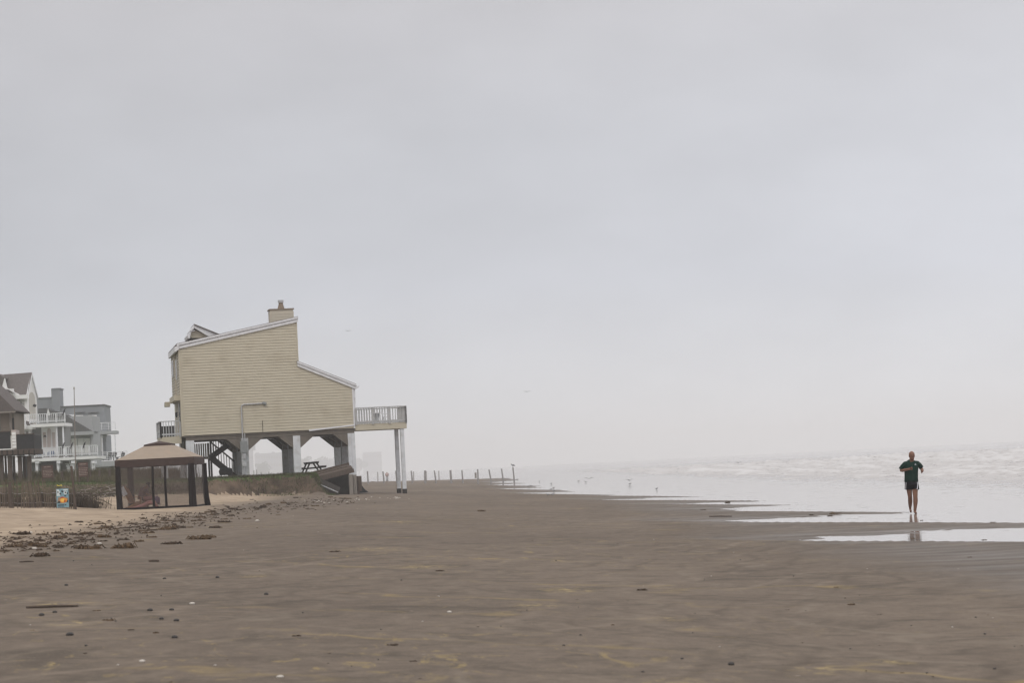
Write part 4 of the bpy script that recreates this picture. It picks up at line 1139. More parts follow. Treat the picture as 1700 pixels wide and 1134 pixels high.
# seated figure and chair behind the mesh
def sitter():
    SX = at(241, 830, GY + 1.7).x; g_ = gzb
    ch_ = empty('beach_chair', (SX - 0.28, GY + 1.7, g_), -0.35, 'tan slatted wooden beach chair with a pale towel inside the mesh gazebo', 'chair')
    for k in range(5):
        MB().box(-0.02, 0.02, -0.24 + k * 0.10, -0.15 + k * 0.10, 0, 0.78 - abs(k - 2) * 0.05).build('back_slat', 'adirondack', ch_, loc=(-0.30, 0, 0.28))
    for o_ in ch_.children: o_.rotation_euler = (0, -0.45, 0)
    for k in range(4): MB().box(-0.26 + k * 0.14, -0.14 + k * 0.14, -0.26, 0.26, 0.27 + k * 0.025, 0.295 + k * 0.025).build('seat_slat', 'adirondack', ch_)
    for s in (-1, 1):
        MB().box(-0.45, 0.30, s * 0.32 - 0.05, s * 0.32 + 0.05, 0.52, 0.545).build('armrest', 'adirondack', ch_)
        MB().box(0.22, 0.30, s * 0.29 - 0.015, s * 0.29 + 0.015, 0, 0.52).build('leg', 'adirondack', ch_)
        MB().beam((-0.55, s * 0.28, 0.03), (0.28, s * 0.28, 0.33), 0.03, 0.1).build('leg', 'adirondack', ch_)
    tw = wavy_panel((-0.08, -0.06), (0.10, 0.06), 0, 0.38, 0.02, 5); o_ = tw.build('towel', 'towel_white', None, loc=(SX - 0.80, GY + 1.55, g_ + 0.62)); o_.rotation_euler = (0, -0.45, 0)
    tag(o_, 'white towel hung over the back of the tan chair in the gazebo', 'towel')
    s_ = empty('person', (SX, GY + 1.65, g_), 0, 'person in a dark hat sitting bent forward behind the gazebo mesh', 'person')
    j = [(-.12, 0, .42), (-.06, 0, .62), (.02, 0, .82), (.10, 0, .93), (.17, 0, 1.0), (.0, -.18, .80), (.12, -.22, .62), (.35, -.18, .58), (.0, .18, .80), (.12, .22, .62), (.35, .18, .58),
         (.0, -.1, .42), (.38, -.14, .46), (.46, -.14, .08), (.58, -.14, .04), (.0, .1, .42), (.36, .16, .46), (.36, .16, .08), (.48, .16, .04)]
    e = [(0, 1), (1, 2), (2, 3), (3, 4), (2, 5), (5, 6), (6, 7), (2, 8), (8, 9), (9, 10), (0, 11), (11, 12), (12, 13), (13, 14), (0, 15), (15, 16), (16, 17), (17, 18)]
    r_ = [.14, .14, .14, .06, .09, .06, .045, .035, .06, .045, .035, .09, .065, .045, .035, .09, .065, .045, .035]
    skin_body('body', j, e, r_, 'skin_far', s_, 1)
    sb = MB(); sb.loft([(-.14, 0, .40), (-.07, 0, .62), (.01, 0, .82), (.07, 0, .90)], [(.19, .16), (.2, .17), (.2, .16), (.09, .09)], 12)
    sb.loft([(0, -.16, .82), (.10, -.22, .66)], [.075, .07], 8); sb.loft([(0, .16, .82), (.10, .22, .66)], [.075, .07], 8)
    sb.build('shirt', 'shirt_mauve', s_, smooth=True)
    ht = MB(); ht.loft([(.16, 0, 1.03), (.17, 0, 1.035)], [.16, .15], 12); ht.loft([(.165, 0, 1.035), (.175, 0, 1.13)], [.105, .09], 10)
    ht.build('hat', 'fabric_black', s_)
    tb = MB(); tb.loft([(-.02, -.1, .44), (.36, -.14, .47)], [.11, .085], 8); tb.loft([(-.02, .1, .44), (.34, .16, .47)], [.11, .085], 8); tb.build('shorts', 'towel_pink', s_, smooth=True)
    p = at(238, 836, GY + 0.9)
    tp_ = MB()
    tp_.loft([(-.65, 0, .05), (-.3, 0, .09), (0, .02, .16), (.25, 0, .28), (.45, 0, .26), (.6, 0, .06)], [(.04, .25), (.08, .28), (.10, .28), (.10, .25), (.10, .22), (.04, .2)], 9)
    o_ = tp_.build('beach_blanket', 'towel_pink', None, smooth=True, loc=(p.x, GY + 0.9, g_)); tag(o_, 'crumpled pink blanket on the gazebo floor in front of the seated person', 'blanket')
    p = at(260, 838, GY + 1.2)
    bg = empty('tote_bag', (p.x, GY + 1.2, g_), 0, 'small purple bag on a stool beside the centre mesh pole of the gazebo', 'bag')
    MB().loft([(0, 0, .22), (0, 0, .28), (.02, 0, .45), (.0, 0, .52)], [.12, .15, .13, .05], 9).build('bag_body', 'bag_purple', bg, smooth=True)
    MB().loft([(-.08, 0, .48), (0, 0, .60), (.08, 0, .48)], [.012] * 3, 6).build('handle', 'bag_purple', bg)
    stl = empty('stool', (p.x, GY + 1.2, g_), 0, 'low folding stool under the purple bag inside the gazebo', 'stool')
    MB().box(-.15, .15, -.12, .12, .19, .218).build('seat', 'fabric_black', stl)
    for s in (-1, 1): MB().beam((s * .13, -.1, 0), (-s * .13, -.1, .19), .025).build('leg', 'metal_grey', stl)
    for s in (-1, 1): MB().beam((s * .13, .1, 0), (-s * .13, .1, .19), .025).build('leg', 'metal_grey', stl)
sitter()
# ------------------------------------------------------------------ houses on the left
def pbox(fr, parent, name, m, x0, y0, x1, y1, o0, o1, label=None):
    mb = MB(); fr.rect(mb, x0, y0, x1, y1, o0, o1); return mb.build(name, m, parent, label=label)
def ppoly(fr, parent, name, m, pts, o0, o1, label=None):
    mb = MB(); fr.poly(mb, pts, o0, o1); return mb.build(name, m, parent, label=label)
def pwindow(fr, parent, x0, y0, x1, y1, o, frame='white_trim', pane='window_pane', kind='window'):
    w_ = pbox(fr, parent, kind, frame, x0, y0, x1, y1, o - 0.08, o - 0.005)
    i = (x1 - x0) * 0.12
    pbox(fr, w_, 'pane', pane, x0 + i, y0 + i, x1 - i, y1 - i * 0.6, o - 0.10, o - 0.081)
    return w_
def boards(fr, parent, x0, y0, x1, y1, o, m, pitch=0.24):
    """lap siding for a far facade, joined as one part"""
    u0, zt = fr.uz(x0, y0, o); u1, _ = fr.uz(x1, y0, o); _, zb = fr.uz(x0, y1, o); mb = MB(); z = zb
    while z + pitch * 0.8 < zt:
        mb.add([(u0, o - .04, z + .03), (u1, o - .04, z + .03), (u1, o - .005, z + pitch), (u0, o - .005, z + pitch)], [(0, 1, 2, 3)]); z += pitch
    ob = mb.build('siding', m, parent); tag(ob, kind='stuff'); return ob
def prail(fr, parent, x0, x1, yt, yb, o, step=0.17, m='white_trim', posts=3, w=0.05):
    u0, zt = fr.uz(x0, yt, o); u1, _ = fr.uz(x1, yt, o); _, zb = fr.uz(x0, yb, o)
    railing(parent, (u0, o), (u1, o), zb, zt, step=step, bal=w, m=m, posts=posts, lower=0.12)

# grey modern house, farthest of the row
G = Frame(62, 760, 300.0, 4)
gh = G.empty('modern_house', 'blue grey flat roofed beach house with a square tower and pipe railed decks', 'house')
pbox(G, gh, 'wall', 'blue_grey', 62, 660.5, 90, 760, 1.0, 9)
pbox(G, gh, 'tower', 'blue_grey', 86, 645.5, 99.5, 700, 0.6, 4.5)
pbox(G, gh, 'tower_cap', 'blue_grey', 85.5, 644.5, 100, 646, 0.5, 4.6)
pbox(G, gh, 'upper_wall', 'blue_grey', 99.6, 674, 173.5, 718, 1.0, 9)
pbox(G, gh, 'parapet', 'shingle_grey', 99.6, 673, 174, 675, 0.9, 9.1)
pbox(G, gh, 'parapet', 'pale_grey', 62, 659.6, 85.4, 661, 0.9, 9.1)
for x0, y0, x1, y1 in ((126, 689.5, 138.5, 706), (147, 689.5, 161, 716)):
    pwindow(G, gh, x0, y0, x1, y1, 1.0, 'shutter_white', 'shutter_white', 'shuttered_window')
    pbox(G, gh, 'lintel', 'shingle_grey', x0 - 1.5, y0 - 5, x1 + 3, y0 - 4, 0.8, 0.99)
pbox(G, gh, 'air_conditioner', 'white_trim', 115, 688.5, 123.5, 696, 0.3, 0.98)
pbox(G, gh, 'deck_slab', 'pale_grey', 133, 716.5, 193, 721.5, -1.8, 1.6)
pbox(G, gh, 'lower_wall', 'blue_grey', 154, 722, 176, 764, 1.0, 8)
pbox(G, gh, 'soffit_trim', 'pale_grey', 168, 722, 177, 727, 0.6, 0.98)
pwindow(G, gh, 163, 725, 170.5, 750, 1.0, 'shutter_white', 'shutter_white', 'door')
def pipe_rail(x0, x1, yt, yb, o, nposts, wires=4):
    u0, zt = G.uz(x0, yt, o); u1, _ = G.uz(x1, yt, o); _, zb = G.uz(x0, yb, o)
    MB().beam((u0, o, zt), (u1, o, zt), 0.07).build('top_rail', 'white_trim', gh)
    me = None
    for k in range(wires):
        z = zb + (zt - zb) * (k + 0.7) / (wires + 0.6)
        MB().beam((u0, o, z), (u1, o, z), 0.03).build('rail_wire', 'white_trim', gh)
    for k in range(nposts):
        u = u0 + (u1 - u0) * k / (nposts - 1)
        MB().box(u - .03, u + .03, o - .03, o + .03, zb, zt).build('rail_post', 'white_trim', gh)
pipe_rail(134, 191.5, 704, 716, -1.7, 6)
pipe_rail(157, 211, 752, 765, -3.2, 6)
pbox(G, gh, 'deck_slab', 'pale_grey', 150, 765.5, 213, 774.5, -3.4, 1.5)
for x in (170, 191.5):
    pbox(G, gh, 'post', 'white_trim', x - 0.7, 722, x + 0.7, 765, -1.5, -1.3)
for x in (150, 166, 180, 195, 208):
    pbox(G, gh, 'post', 'pale_grey', x - 1.2, 775, x + 1.2, 806, -3, -2.6)
pbox(G, gh, 'ground_wall', 'pale_grey', 150, 775, 205, 806, 1.2, 8)
for x in (170, 187): pwindow(G, gh, x, 779, x + 5, 796, 1.2, 'blue_grey')
for k, x in enumerate((176, 184, 199)):
    u, zz = G.uz(x, 765, -2.0); q = Matrix.Rotation(G.th, 3, 'Z') @ Vector((u, -2.0, 0)) + Vector((G.L.x, G.L.y, zz + 0.02))
    lb = ('first', 'second', 'third')[k]
    ch_ = empty('deck_chair', q, 0.4 * k, lb + ' dark deck chair from the left on the lower pipe railed deck', 'chair', 'chairs on the lower grey deck')
    MB().box(-.4, .4, -.25, .25, .38, .44).build('seat', 'black', ch_); MB().beam((.38, 0, .4), (.62, 0, 1.0), .5, .05, up=(0, 1, 0)).build('backrest', 'black', ch_)
    for s in (-1, 1): MB().box(s * .35 - .02, s * .35 + .02, -.22, .22, 0, .379).build('leg', 'black', ch_)

# hip roofed grey house in the middle
M_ = Frame(60, 770, 262.0, 4)
mh = M_.empty('hip_roof_house', 'pale grey house with a dark hip roof and white panelled doors behind the white balcony', 'house')
pbox(M_, mh, 'wall', 'pale_grey', 64, 692, 155, 775, 1.0, 9)
ppoly(M_, mh, 'roof', 'shingle_grey', [(104, 716.5), (154, 716.5), (108, 689.5), (104, 689)], -0.2, 6)
ppoly(M_, mh, 'gable_roof', 'shingle_grey', [(63, 691), (63.5, 678.5), (79, 677.5), (84, 690)], 0.1, 6)
ppoly(M_, mh, 'gable_roof', 'shingle_grey', [(82, 681), (95, 683), (112, 690), (80, 691)], 0.4, 6)
ppoly(M_, mh, 'gable_face', 'white_house', [(77, 690), (79.5, 678.5), (83.5, 690)], -0.1, 0.09)
pbox(M_, mh, 'fascia', 'pale_grey', 104, 717, 155, 723, -0.3, 0.98)
for k in range(4):
    pbox(M_, mh, 'door_panel', 'shutter_white', 108 + k * 10.6, 728, 117.8 + k * 10.6, 752, 0.85, 0.98)
pbox(M_, mh, 'corner_post', 'pale_grey', 151.5, 723.5, 154.5, 770, 0.2, 0.6)

# white gabled house
K = Frame(47, 760, 236.0, 0)
kh = K.empty('white_gable_house', 'white two storey beach house with brown steep roofs, arched gable recess and white balconies', 'house')
# arched right end wall, seen at a slant: drawn in (depth, height)
def kx(px, o): return K.uz(px, 700, o)[0]
def kz(py, px=52): return K.uz(px, py, 0)[1]
ur = kx(47, 0)
bw = 4.6
yA = [0.0, bw / 2, bw]
z_e, z_a = kz(654.5), K.uz(52, 624.6, bw / 2)[1]
zb_ = kz(700)
MB().prism_x([(0, zb_), (0, z_e), (bw / 2, z_a), (bw, z_e), (bw, zb_)], ur - 0.3, ur).build('gable_wall', 'white_side', kh)
# arch recess on it
pts = [(0.65, zb_ + 0.3), (3.6, zb_ + 0.3), (3.6, kz(664))] + [(2.12 + 1.48 * math.cos(a * math.pi / 8), kz(664) + 0.65 * math.sin(a * math.pi / 8) * 1.3) for a in range(1, 8)] + [(0.65, kz(664))]
ar = MB().prism_x(pts, ur + 0.01, ur + 0.04).build('arch_recess', 'cream_wall', kh)
MB().loft([(ur + 0.25, 2.2, kz(675)), (ur + 0.25, 2.2, kz(672)), (ur + 0.25, 2.2, kz(670))], [0.10, 0.2, 0.05], 8).build('lantern', 'black', kh)
MB().prism_x([(-0.35, z_e - 0.35), (-0.35, z_e - 0.1), (bw / 2, z_a + 0.35), (bw / 2, z_a)], ur - 0.02, ur + 0.12).build('rake_board', 'white_trim', kh)
MB().prism_x([(bw + 0.3, z_e - 0.35), (bw / 2, z_a), (bw / 2, z_a + 0.35), (bw + 0.3, z_e - 0.1)], ur - 0.02, ur + 0.12).build('rake_board', 'white_trim', kh)
# roof plane facing us with its slanting valley
uL, uv = kx(8.6, 2.3), kx(34, 0)
mb = MB(); ze2 = kz(657.5)
mb.add([(ur + .1, -0.3, z_e - 0.05), (ur + .1, bw / 2, z_a + 0.37), (uL, bw / 2, z_a + 0.30), (kx(12, 1.4), 1.0, kz(643, 12)), (uv, -0.3, ze2),
        (ur + .1, bw + .3, z_e), (uL, bw + .3, z_e)], [(0, 1, 2, 3, 4), (1, 5, 6, 2)])
mb.build('roof', 'shingle', kh)
pbox(K, kh, 'wall', 'cream_wall', 22, 658, 46.5, 712, 0.4, 4.4)
boards(K, kh, 33, 660, 46, 700, 0.4, 'white_side')
pbox(K, kh, 'fascia', 'white_house', 13, 656, 46.6, 662.5, -0.4, 0.1)
ppoly(K, kh, 'slope_trim', 'white_house', [(11, 644), (34, 656.5), (34, 662), (20, 655)], -0.35, 0.0)
ppoly(K, kh, 'side_gable', 'white_house', [(2.5, 646), (7.2, 628), (11.5, 646)], -0.2, 0.2)
ppoly(K, kh, 'side_roof', 'shingle', [(-6, 645), (-6, 620), (1, 624), (8, 627.5), (3, 645)], 0.3, 3)
ppoly(K, kh, 'porch_roof', 'shingle', [(4, 645.6), (14, 647), (22.5, 652.5), (14, 652.2)], -0.9, 0.2)
pbox(K, kh, 'porch_fascia', 'white_house', -5, 646, 22, 657, -0.7, -0.25)
pbox(K, kh, 'wall', 'white_side', -5, 657.5, 25.5, 760, 0.0, 4)
for x in (27, 30.5, 34): pwindow(K, kh, x, 666, x + 2.6, 690, 0.4, 'shutter_white')
pwindow(K, kh, 5, 660, 13, 668, 0.0)
# small front balcony and the box bay below it
prail(K, kh, 26, 41.5, 690, 705, -1.6, posts=2)
pbox(K, kh, 'deck_slab', 'white_house', 25.5, 705.3, 42, 713, -1.8, 0.3)
ppoly(K, kh, 'bay_roof', 'shingle', [(42, 699), (55.5, 706), (42, 706.5)], -1.0, 0.3)
pbox(K, kh, 'bay_fascia', 'white_house', 26.5, 706.8, 56, 713.5, -1.2, -0.2)
pbox(K, kh, 'bay_wall', 'white_side', 26, 713.8, 51, 728, -0.8, 0)
for x in (29.5, 36, 42.5): pwindow(K, kh, x, 715.5, x + 6 - 1, 724, -0.8)
# upper deck
pbox(K, kh, 'deck_slab', 'white_house', 50, 703.5, 107.5, 708.5, -2.2, 1.8)
prail(K, kh, 49, 107.3, 688.5, 703, -2.1, posts=5)
for x in (94.5, 105):
    pbox(K, kh, 'post', 'white_trim', x - 0.9, 709, x + 0.9, 762, -2.0, -1.7)
pbox(K, kh, 'wall', 'grey_wall', 47, 709, 106, 762, 0.2, 4)
ent = pbox(K, kh, 'entry_panel', 'white_house', 69.5, 709.5, 95, 762, 0.0, 0.19)
for (x0, y0, x1, y1) in ((71.5, 718, 76.5, 744), (87, 718, 91.5, 744)):
    pbox(K, ent, 'pane', 'pink_wall', x0, y0, x1, y1, -0.05, -0.005)
ppoly(K, ent, 'arch_pane', 'pink_wall', [(78.5, 744), (84.2, 744), (84.2, 715), (83.4, 712.3), (81.4, 711), (79.3, 712.3), (78.5, 715)], -0.05, -0.005)
MB().loft([(kx(73.5, -.3), -0.3, kz(727)), (kx(73.5, -.3), -0.3, kz(724))], [0.16, 0.08], 8).build('lantern', 'black', kh)
# lower deck
pbox(K, kh, 'deck_slab', 'white_house', 27, 760.5, 161.5, 765, -3.2, 1.8)
prail(K, kh, 57, 161.5, 744.5, 759.8, -3.1, posts=9)
pbox(K, kh, 'deck_edge', 'grey_wood', 60, 757.5, 127, 759, -3.0, -2.6)
for x in (61.5, 97, 121, 155):
    c_ = pbox(K, kh, 'post', 'white_trim', x - 2.0, 770, x + 2.0, 812, -3.0, -2.4)
    pbox(K, c_, 'capital', 'white_trim', x - 3.2, 765.4, x + 3.2, 769.8, -3.2, -2.2)
pbox(K, kh, 'ground_wall', 'grey_wall', 45, 766, 150, 812, 1.9, 4)
pbox(K, kh, 'brown_wall', 'old_wood', 66, 766, 94, 812, 1.5, 1.85)
s0 = K.uz(112, 770, -2.4); s1 = K.uz(124, 806, -2.4)
for k in range(9):
    t = k / 9; MB().box(s0[0] + (s1[0] - s0[0]) * t - .25, s0[0] + (s1[0] - s0[0]) * t + .25, -2.4, -1.4, s0[1] + (s1[1] - s0[1]) * t - .05, s0[1] + (s1[1] - s0[1]) * t).build('stair_tread', 'white_trim', kh)
MB().beam((s0[0], -2.42, s0[1] - .1), (s1[0], -2.42, s1[1] - .1), .06, .3).build('stair_stringer', 'white_trim', kh)
MB().beam((s0[0], -2.42, s0[1] + .9), (s1[0], -2.42, s1[1] + .9), .07, .1).build('stair_rail', 'white_trim', kh)
for k, (x0, x1) in enumerate(((62, 74), (78, 92))):
    u0, zz = K.uz(x0, 758, -1.6); u1, _ = K.uz(x1, 758, -1.6)
    cv_ = MB().loft([((u0 + u1) / 2, -1.5, zz - .1), ((u0 + u1) / 2, -1.5, zz + .35), ((u0 + u1) / 2, -1.5, zz + .5)], [((u1 - u0) / 2, .35), ((u1 - u0) / 2 * .9, .3), ((u1 - u0) / 2 * .6, .2)], 10, ref=(0, 1, 0)).build('covered_furniture', 'blue_cover', None)
    cv_.location = (K.L.x, K.L.y, 0)
    tag(cv_, ('blue covered furniture at the left end of the lower white balcony', 'blue covered furniture nearer the middle of the lower white balcony')[k], 'furniture')

# dark house at the frame's edge
T_ = Frame(0, 756, 150.0, 4)
th = T_.empty('dark_stilt_house', 'brown roofed tan house with black screened deck on dark stilts at the left edge', 'house')
pbox(T_, th, 'wall', 'tan_wall', -70, 683, 17.5, 722, 0.6, 7)
boards(T_, th, -70, 684, 15.3, 720, 0.6, 'tan_wall', 0.2)
pbox(T_, th, 'corner_board', 'grey_wood', 15.6, 683, 18.4, 722, 0.45, 0.62)
ppoly(T_, th, 'roof', 'shingle', [(-70, 600), (-30, 628), (0, 655.5), (25, 680.5), (25, 682.5), (-70, 686)], 0.0, 7)
ppoly(T_, th, 'gutter', 'grey_wood', [(-70, 686.3), (25.6, 682.6), (25.4, 685), (-70, 689)], -0.12, -0.01)
pbox(T_, th, 'side_wall', 'tan_wall', 18.6, 685, 24, 722, 1.4, 5)
pwindow(T_, th, 20.2, 694, 23.4, 715, 1.4, 'old_wood', 'glass_dark')
pwindow(T_, th, -12, 690, 1.6, 716, 0.6, 'grey_wood', 'glass_dark')
pbox(T_, th, 'bump_out', 'pink_wall', 19.3, 714, 26.8, 745.5, -0.4, 1.2)
boards(T_, th, 19.4, 715, 26.0, 745, -0.4, 'shutter_white', 0.2)
pbox(T_, th, 'deck_screen', 'black', -70, 719, 17.5, 747, -0.3, -0.22)
pbox(T_, th, 'deck_screen', 'black', 27, 721.5, 56.3, 747.5, -0.3, -0.22)
pbox(T_, th, 'deck_screen', 'black', 55.6, 721.5, 56.3, 747.5, -0.2, 3.5)
pbox(T_, th, 'screen_cap', 'old_wood', 27, 720.4, 56.8, 721.6, -0.34, -0.18)
pbox(T_, th, 'screen_cap', 'old_wood', -70, 718, 17.5, 719.2, -0.34, -0.18)
pbox(T_, th, 'deck_beam', 'old_wood', -70, 748, 57.2, 756.5, -0.4, 3.8)
me = None
for k in range(14):
    u, zz = T_.uz(-60 + k * 9, 752, -0.45)
    if me is None:
        o = MB().box(-.04, .04, -.05, 0, -.17, .17).build('joist_end', 'dark_wood', th, loc=(u, -0.405, zz)); me = o.data
    else: shared('joist_end', me, th, (u, -0.405, zz))
for x0, x1, o_ in ((-45, -38, 0), (-20, -13, 0), (0, 6, 0), (13.5, 20.5, -0.1), (30.5, 36.5, 0), (46, 52.5, 0), (22, 25, 3.2), (8.5, 11, 3.2), (40, 43, 3.2)):
    pbox(T_, th, 'stilt', 'old_wood', x0, 757, x1, 830, o_ + .05, o_ + .4)
pbox(T_, th, 'back_lattice', 'grey_wall', 38, 757, 50, 815, 3.4, 3.5)

# ------------------------------------------------------------------ birds
def bird(loc, rz, label, group, black=False, s=1.0, fly=False):
    cols_ = ('bird_black', 'bird_black') if black else ('gull_white', 'gull_grey')
    b_ = empty('bird' if black else 'gull', loc, rz, label, 'bird', group)
    if fly:
        mb = MB(); mb.loft([(0, -.18, 0), (0, -.10, .01), (0, 0, .01), (0, .14, 0), (0, .22, -.01)], [.015, .035, .045, .03, .012], 8); mb.build('body', cols_[0], b_, smooth=True)
        for sg in (-1, 1):
            MB().add([(0, -.07, .02), (sg * .26, -.10, .14), (sg * .56, 0, .08), (sg * .27, .05, .13), (0, .07, .02), (0, 0, 0.0), (sg * .27, 0, .105)],
                     [(0, 1, 3, 4), (1, 2, 3), (0, 5, 6, 1), (5, 4, 3, 6), (1, 6, 2), (6, 3, 2)]).build('wing', cols_[1], b_)
    else:
        up = 0.0
        if black:
            MB().loft([(-.16, 0, -.10), (-.10, 0, .06), (-.03, 0, .20), (.04, 0, .36), (.08, 0, .45), (.11, 0, .52), (.14, 0, .55)], [.02, .05, .085, .075, .05, .05, .03], 9, ref=(0, 1, 0)).build('body', 'bird_black', b_, smooth=True)
            MB().loft([(.15, 0, .54), (.22, 0, .50)], [.016, .005], 6).build('beak', 'bird_black', b_)
            for sg in (-1, 1):
                MB().loft([(-.13, sg * .05, .0), (-.06, sg * .08, .18), (.02, sg * .07, .34)], [.02, .035, .02], 7).build('wing', 'bird_black', b_, smooth=True)
                MB().box(-.01, .01, sg * .03 - .008, sg * .03 + .008, -0.03, .10).build('leg', 'bird_black', b_)
            return b_
        mb = MB(); mb.loft([(-.22 * s, 0, (.12 - up * .25) * s), (-.10 * s, 0, .15 * s), (.04 * s, 0, (.18 + up * .2) * s), (.12 * s, 0, (.24 + up * .3) * s), (.15 * s, 0, (.29 + up * .3) * s), (.18 * s, 0, (.31 + up * .3) * s)],
                    [.012 * s, .05 * s, .065 * s, .042 * s, .038 * s, .026 * s], 9); mb.build('body', cols_[0], b_, smooth=True)
        MB().loft([(-.24 * s, 0, (.125 - up * .25) * s), (-.08 * s, 0, .185 * s), (.04 * s, 0, (.21 + up * .2) * s)], [(.02 * s, .012 * s), (.062 * s, .03 * s), (.05 * s, .02 * s)], 8).build('wing', cols_[1], b_, smooth=True)
        MB().loft([(.19 * s, 0, (.305 + up * .3) * s), (.25 * s, 0, (.295 + up * .3) * s)], [.013 * s, .004 * s], 6).build('beak', 'bird_black' if black else 'ribbon_yellow', b_)
        for sg in (-1, 1): MB().box(-.005 * s, .005 * s, sg * .025 * s - .005, sg * .025 * s + .005, -0.01, .13 * s).build('leg', 'bird_black', b_)
    return b_
def gpt(px, py, z0=0.0):
    z = z0
    for _ in range(12):
        r = ray(px, py); t = (z - CAM_Z) / r[2]; X, Y = r[0] * t, r[1] * t
        z = 0.5 * z + 0.5 * max(z0, gz(X, Y))
    return X, Y, z
for px, py, lb in ((106.5, 688.5, 'black bird standing on the upper white balcony rail'), (105.5, 744.5, 'leftmost of the three black birds on the lower white balcony rail'),
                   (119.5, 744, 'middle one of the three black birds on the lower white balcony rail'), (140, 744, 'rightmost of the three black birds on the lower white balcony rail')):
    o_ = -2.1 if py < 700 else -3.1
    u, zz = K.uz(px, py, o_); bird((K.L.x + u, K.L.y + o_, zz + 0.02), 0.5, lb, None, True)
shore = [(909, 824, 'left one of the front pair of gulls resting at the water edge', 2.9), (918, 823.5, 'right one of the front pair of gulls at the water edge', 0.2),
         (919, 817.5, 'lone gull standing just behind the front pair on the wet sand', 2.8), (915.5, 814.6, 'lower gull of the small flock behind the front pair', 0.1), (919.5, 812.8, 'upper right gull of the small flock on the wet sand', 0.5),
         (878, 809.5, 'left gull of a pair on the far wet sand', 0.2), (881.5, 808.7, 'right gull of a pair on the far wet sand', 3.0), (895.5, 801, 'solitary gull far out in the shallow wash', 1.0),
         (961, 800.6, 'gull bobbing at the near edge of the breakers left of its neighbour', 0.1), (972, 802, 'gull floating low just right of another in the wash', 3.1),
         (1046, 806, 'pale gull wading alone in the shallows mid beach', 0.3), (859, 797.5, 'tiny gull on the foggy shore right of the last post', 0.4), (843, 796.5, 'tiny gull between the last two posts', 2.0),
         (1090.5, 814, 'small dark bird standing in the smooth shallows', 0.7), (915.5, 805, 'faint gull in the wash above the small flock', 0.7)]
for px, py, lb, rz in shore:
    x, y, z = gpt(px, py); bird((x, y, z), rz, lb, None, s=0.5 if y < 180 else 0.58)
for px, py, D, rz, lb in ((578, 550, 260, 0.3, 'gull gliding high right of the yellow house roof'), (875, 651, 240, 0.1, 'gull flying in the middle of the grey sky'),
                          (1045, 798, 190, 0.5, 'gull flying low over the wading gull'), (978, 795.5, 175, -0.2, 'gull with raised wings skimming the edge of the breakers'),
                          (1226, 769, 230, 0.4, 'distant bird flying over the breakers left of the jogger')):
    bird(at(px, py, D), rz, lb, None, fly=True).scale = (.72, .72, .72)

# ------------------------------------------------------------------ posts
def post(px, yt, yb, D, label, group, w=0.17, m='post_wood', lean=None, name='beach_post', sink=0.5):
    b_, t_ = at(px[1], yb, D), at(px[0], yt, D)
    g_ = gz(b_.x, b_.y)
    d = (t_ - b_)
    e = empty(name, (b_.x, b_.y, g_), 0, label, 'post', group)
    h = t_.z - g_
    MB().loft([(0, 0, -sink), (d.x * .5 + random.uniform(-.01, .01), 0, h * .5), (d.x, random.uniform(-.03, .03), h)], [w / 2 * 1.05, w / 2, w / 2 * .92], 9).build('shaft', m, e)
    return e, Vector((b_.x + d.x, D, t_.z))
near = [((610, 611.5), 782.6, 806), ((635.6, 638), 783, 805.6), ((657, 659.5), 782, 805), ((682.6, 685), 782, 804), ((705.4, 706), 781.6, 803.6), ((721, 724.4), 781.6, 803), ((747.6, 749.4), 781, 803),
        ((766.8, 768.6), 781, 802), ((793, 793.3), 779.4, 801.6), ((811.8, 816), 780, 801.6), ((832.6, 836), 778.6, 801.6), ((851.4, 854), 776, 801.6)]
desc = ['leftmost weathered post of the row, nearest the yellow house', 'second weathered post from the left in the beach row', 'weathered post half hidden behind the left deck post', 'weathered post just right of the deck posts',
        'thick upright weathered post, fifth in the row', 'leaning weathered post with a fainter post behind its right side', 'thick weathered post near the middle of the row', 'weathered post right of the row middle, leaning left',
        'upright weathered post with a pale board fixed at its top', 'strongly leaning weathered post, third from the sea end', 'leaning weathered post, second from the sea end', 'thin weathered post at the sea end with a gull on top']
for i, (px, yt, yb) in enumerate(near):
    e, tp = post(px, yt, yb, 262, desc[i], 'row of posts across the beach', w=(0.24 if i in (4, 6) else 0.17))
    if i == 8: MB().box(-0.30, -0.10, -.03, .03, 0.75, 1.35).build('board', 'grey_wood', e)
    if i == 11: bird(tp, 2.6, 'gull perched on the top of the last beach post', None, s=1.2)
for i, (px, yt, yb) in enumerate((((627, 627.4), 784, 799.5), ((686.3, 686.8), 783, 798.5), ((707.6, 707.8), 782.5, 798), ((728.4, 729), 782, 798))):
    post(px, yt, yb, 400, ('fainter far post left of the pink walker', 'fainter far post behind the post right of the deck', 'fainter far post behind the thick fifth post', 'rightmost of the faint far posts')[i], 'fainter second row of posts', w=.2, m='post_hazed')
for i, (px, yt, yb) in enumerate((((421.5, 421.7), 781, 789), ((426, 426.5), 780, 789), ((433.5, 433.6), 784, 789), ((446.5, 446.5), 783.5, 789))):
    post(px, yt, yb, 330, ('leftmost', 'tallest', 'third', 'rightmost')[i] + ' of the faint posts seen between the yellow house columns', 'posts seen under the house', w=.14, m='post_hazed')
bp = [((87.8, 88.7), 788, 808, 'leftmost post of the dune row, beside the left brown sign'), ((103, 103.4), 783, 807, 'dune post right of the left brown sign'), ((149.6, 150), 781, 806, 'dune post just right of the right brown sign'),
      ((165, 165.5), 781, 806, 'second dune post left of the gazebo'), ((182, 182.2), 780, 804, 'dune post nearest the gazebo'), ((73, 73.5), 790, 808, 'short dune post below the left brown sign')]
for px, yt, yb, lb in bp: post(px, yt, yb, 150, lb, 'posts along the dune', w=.17, m='old_wood')

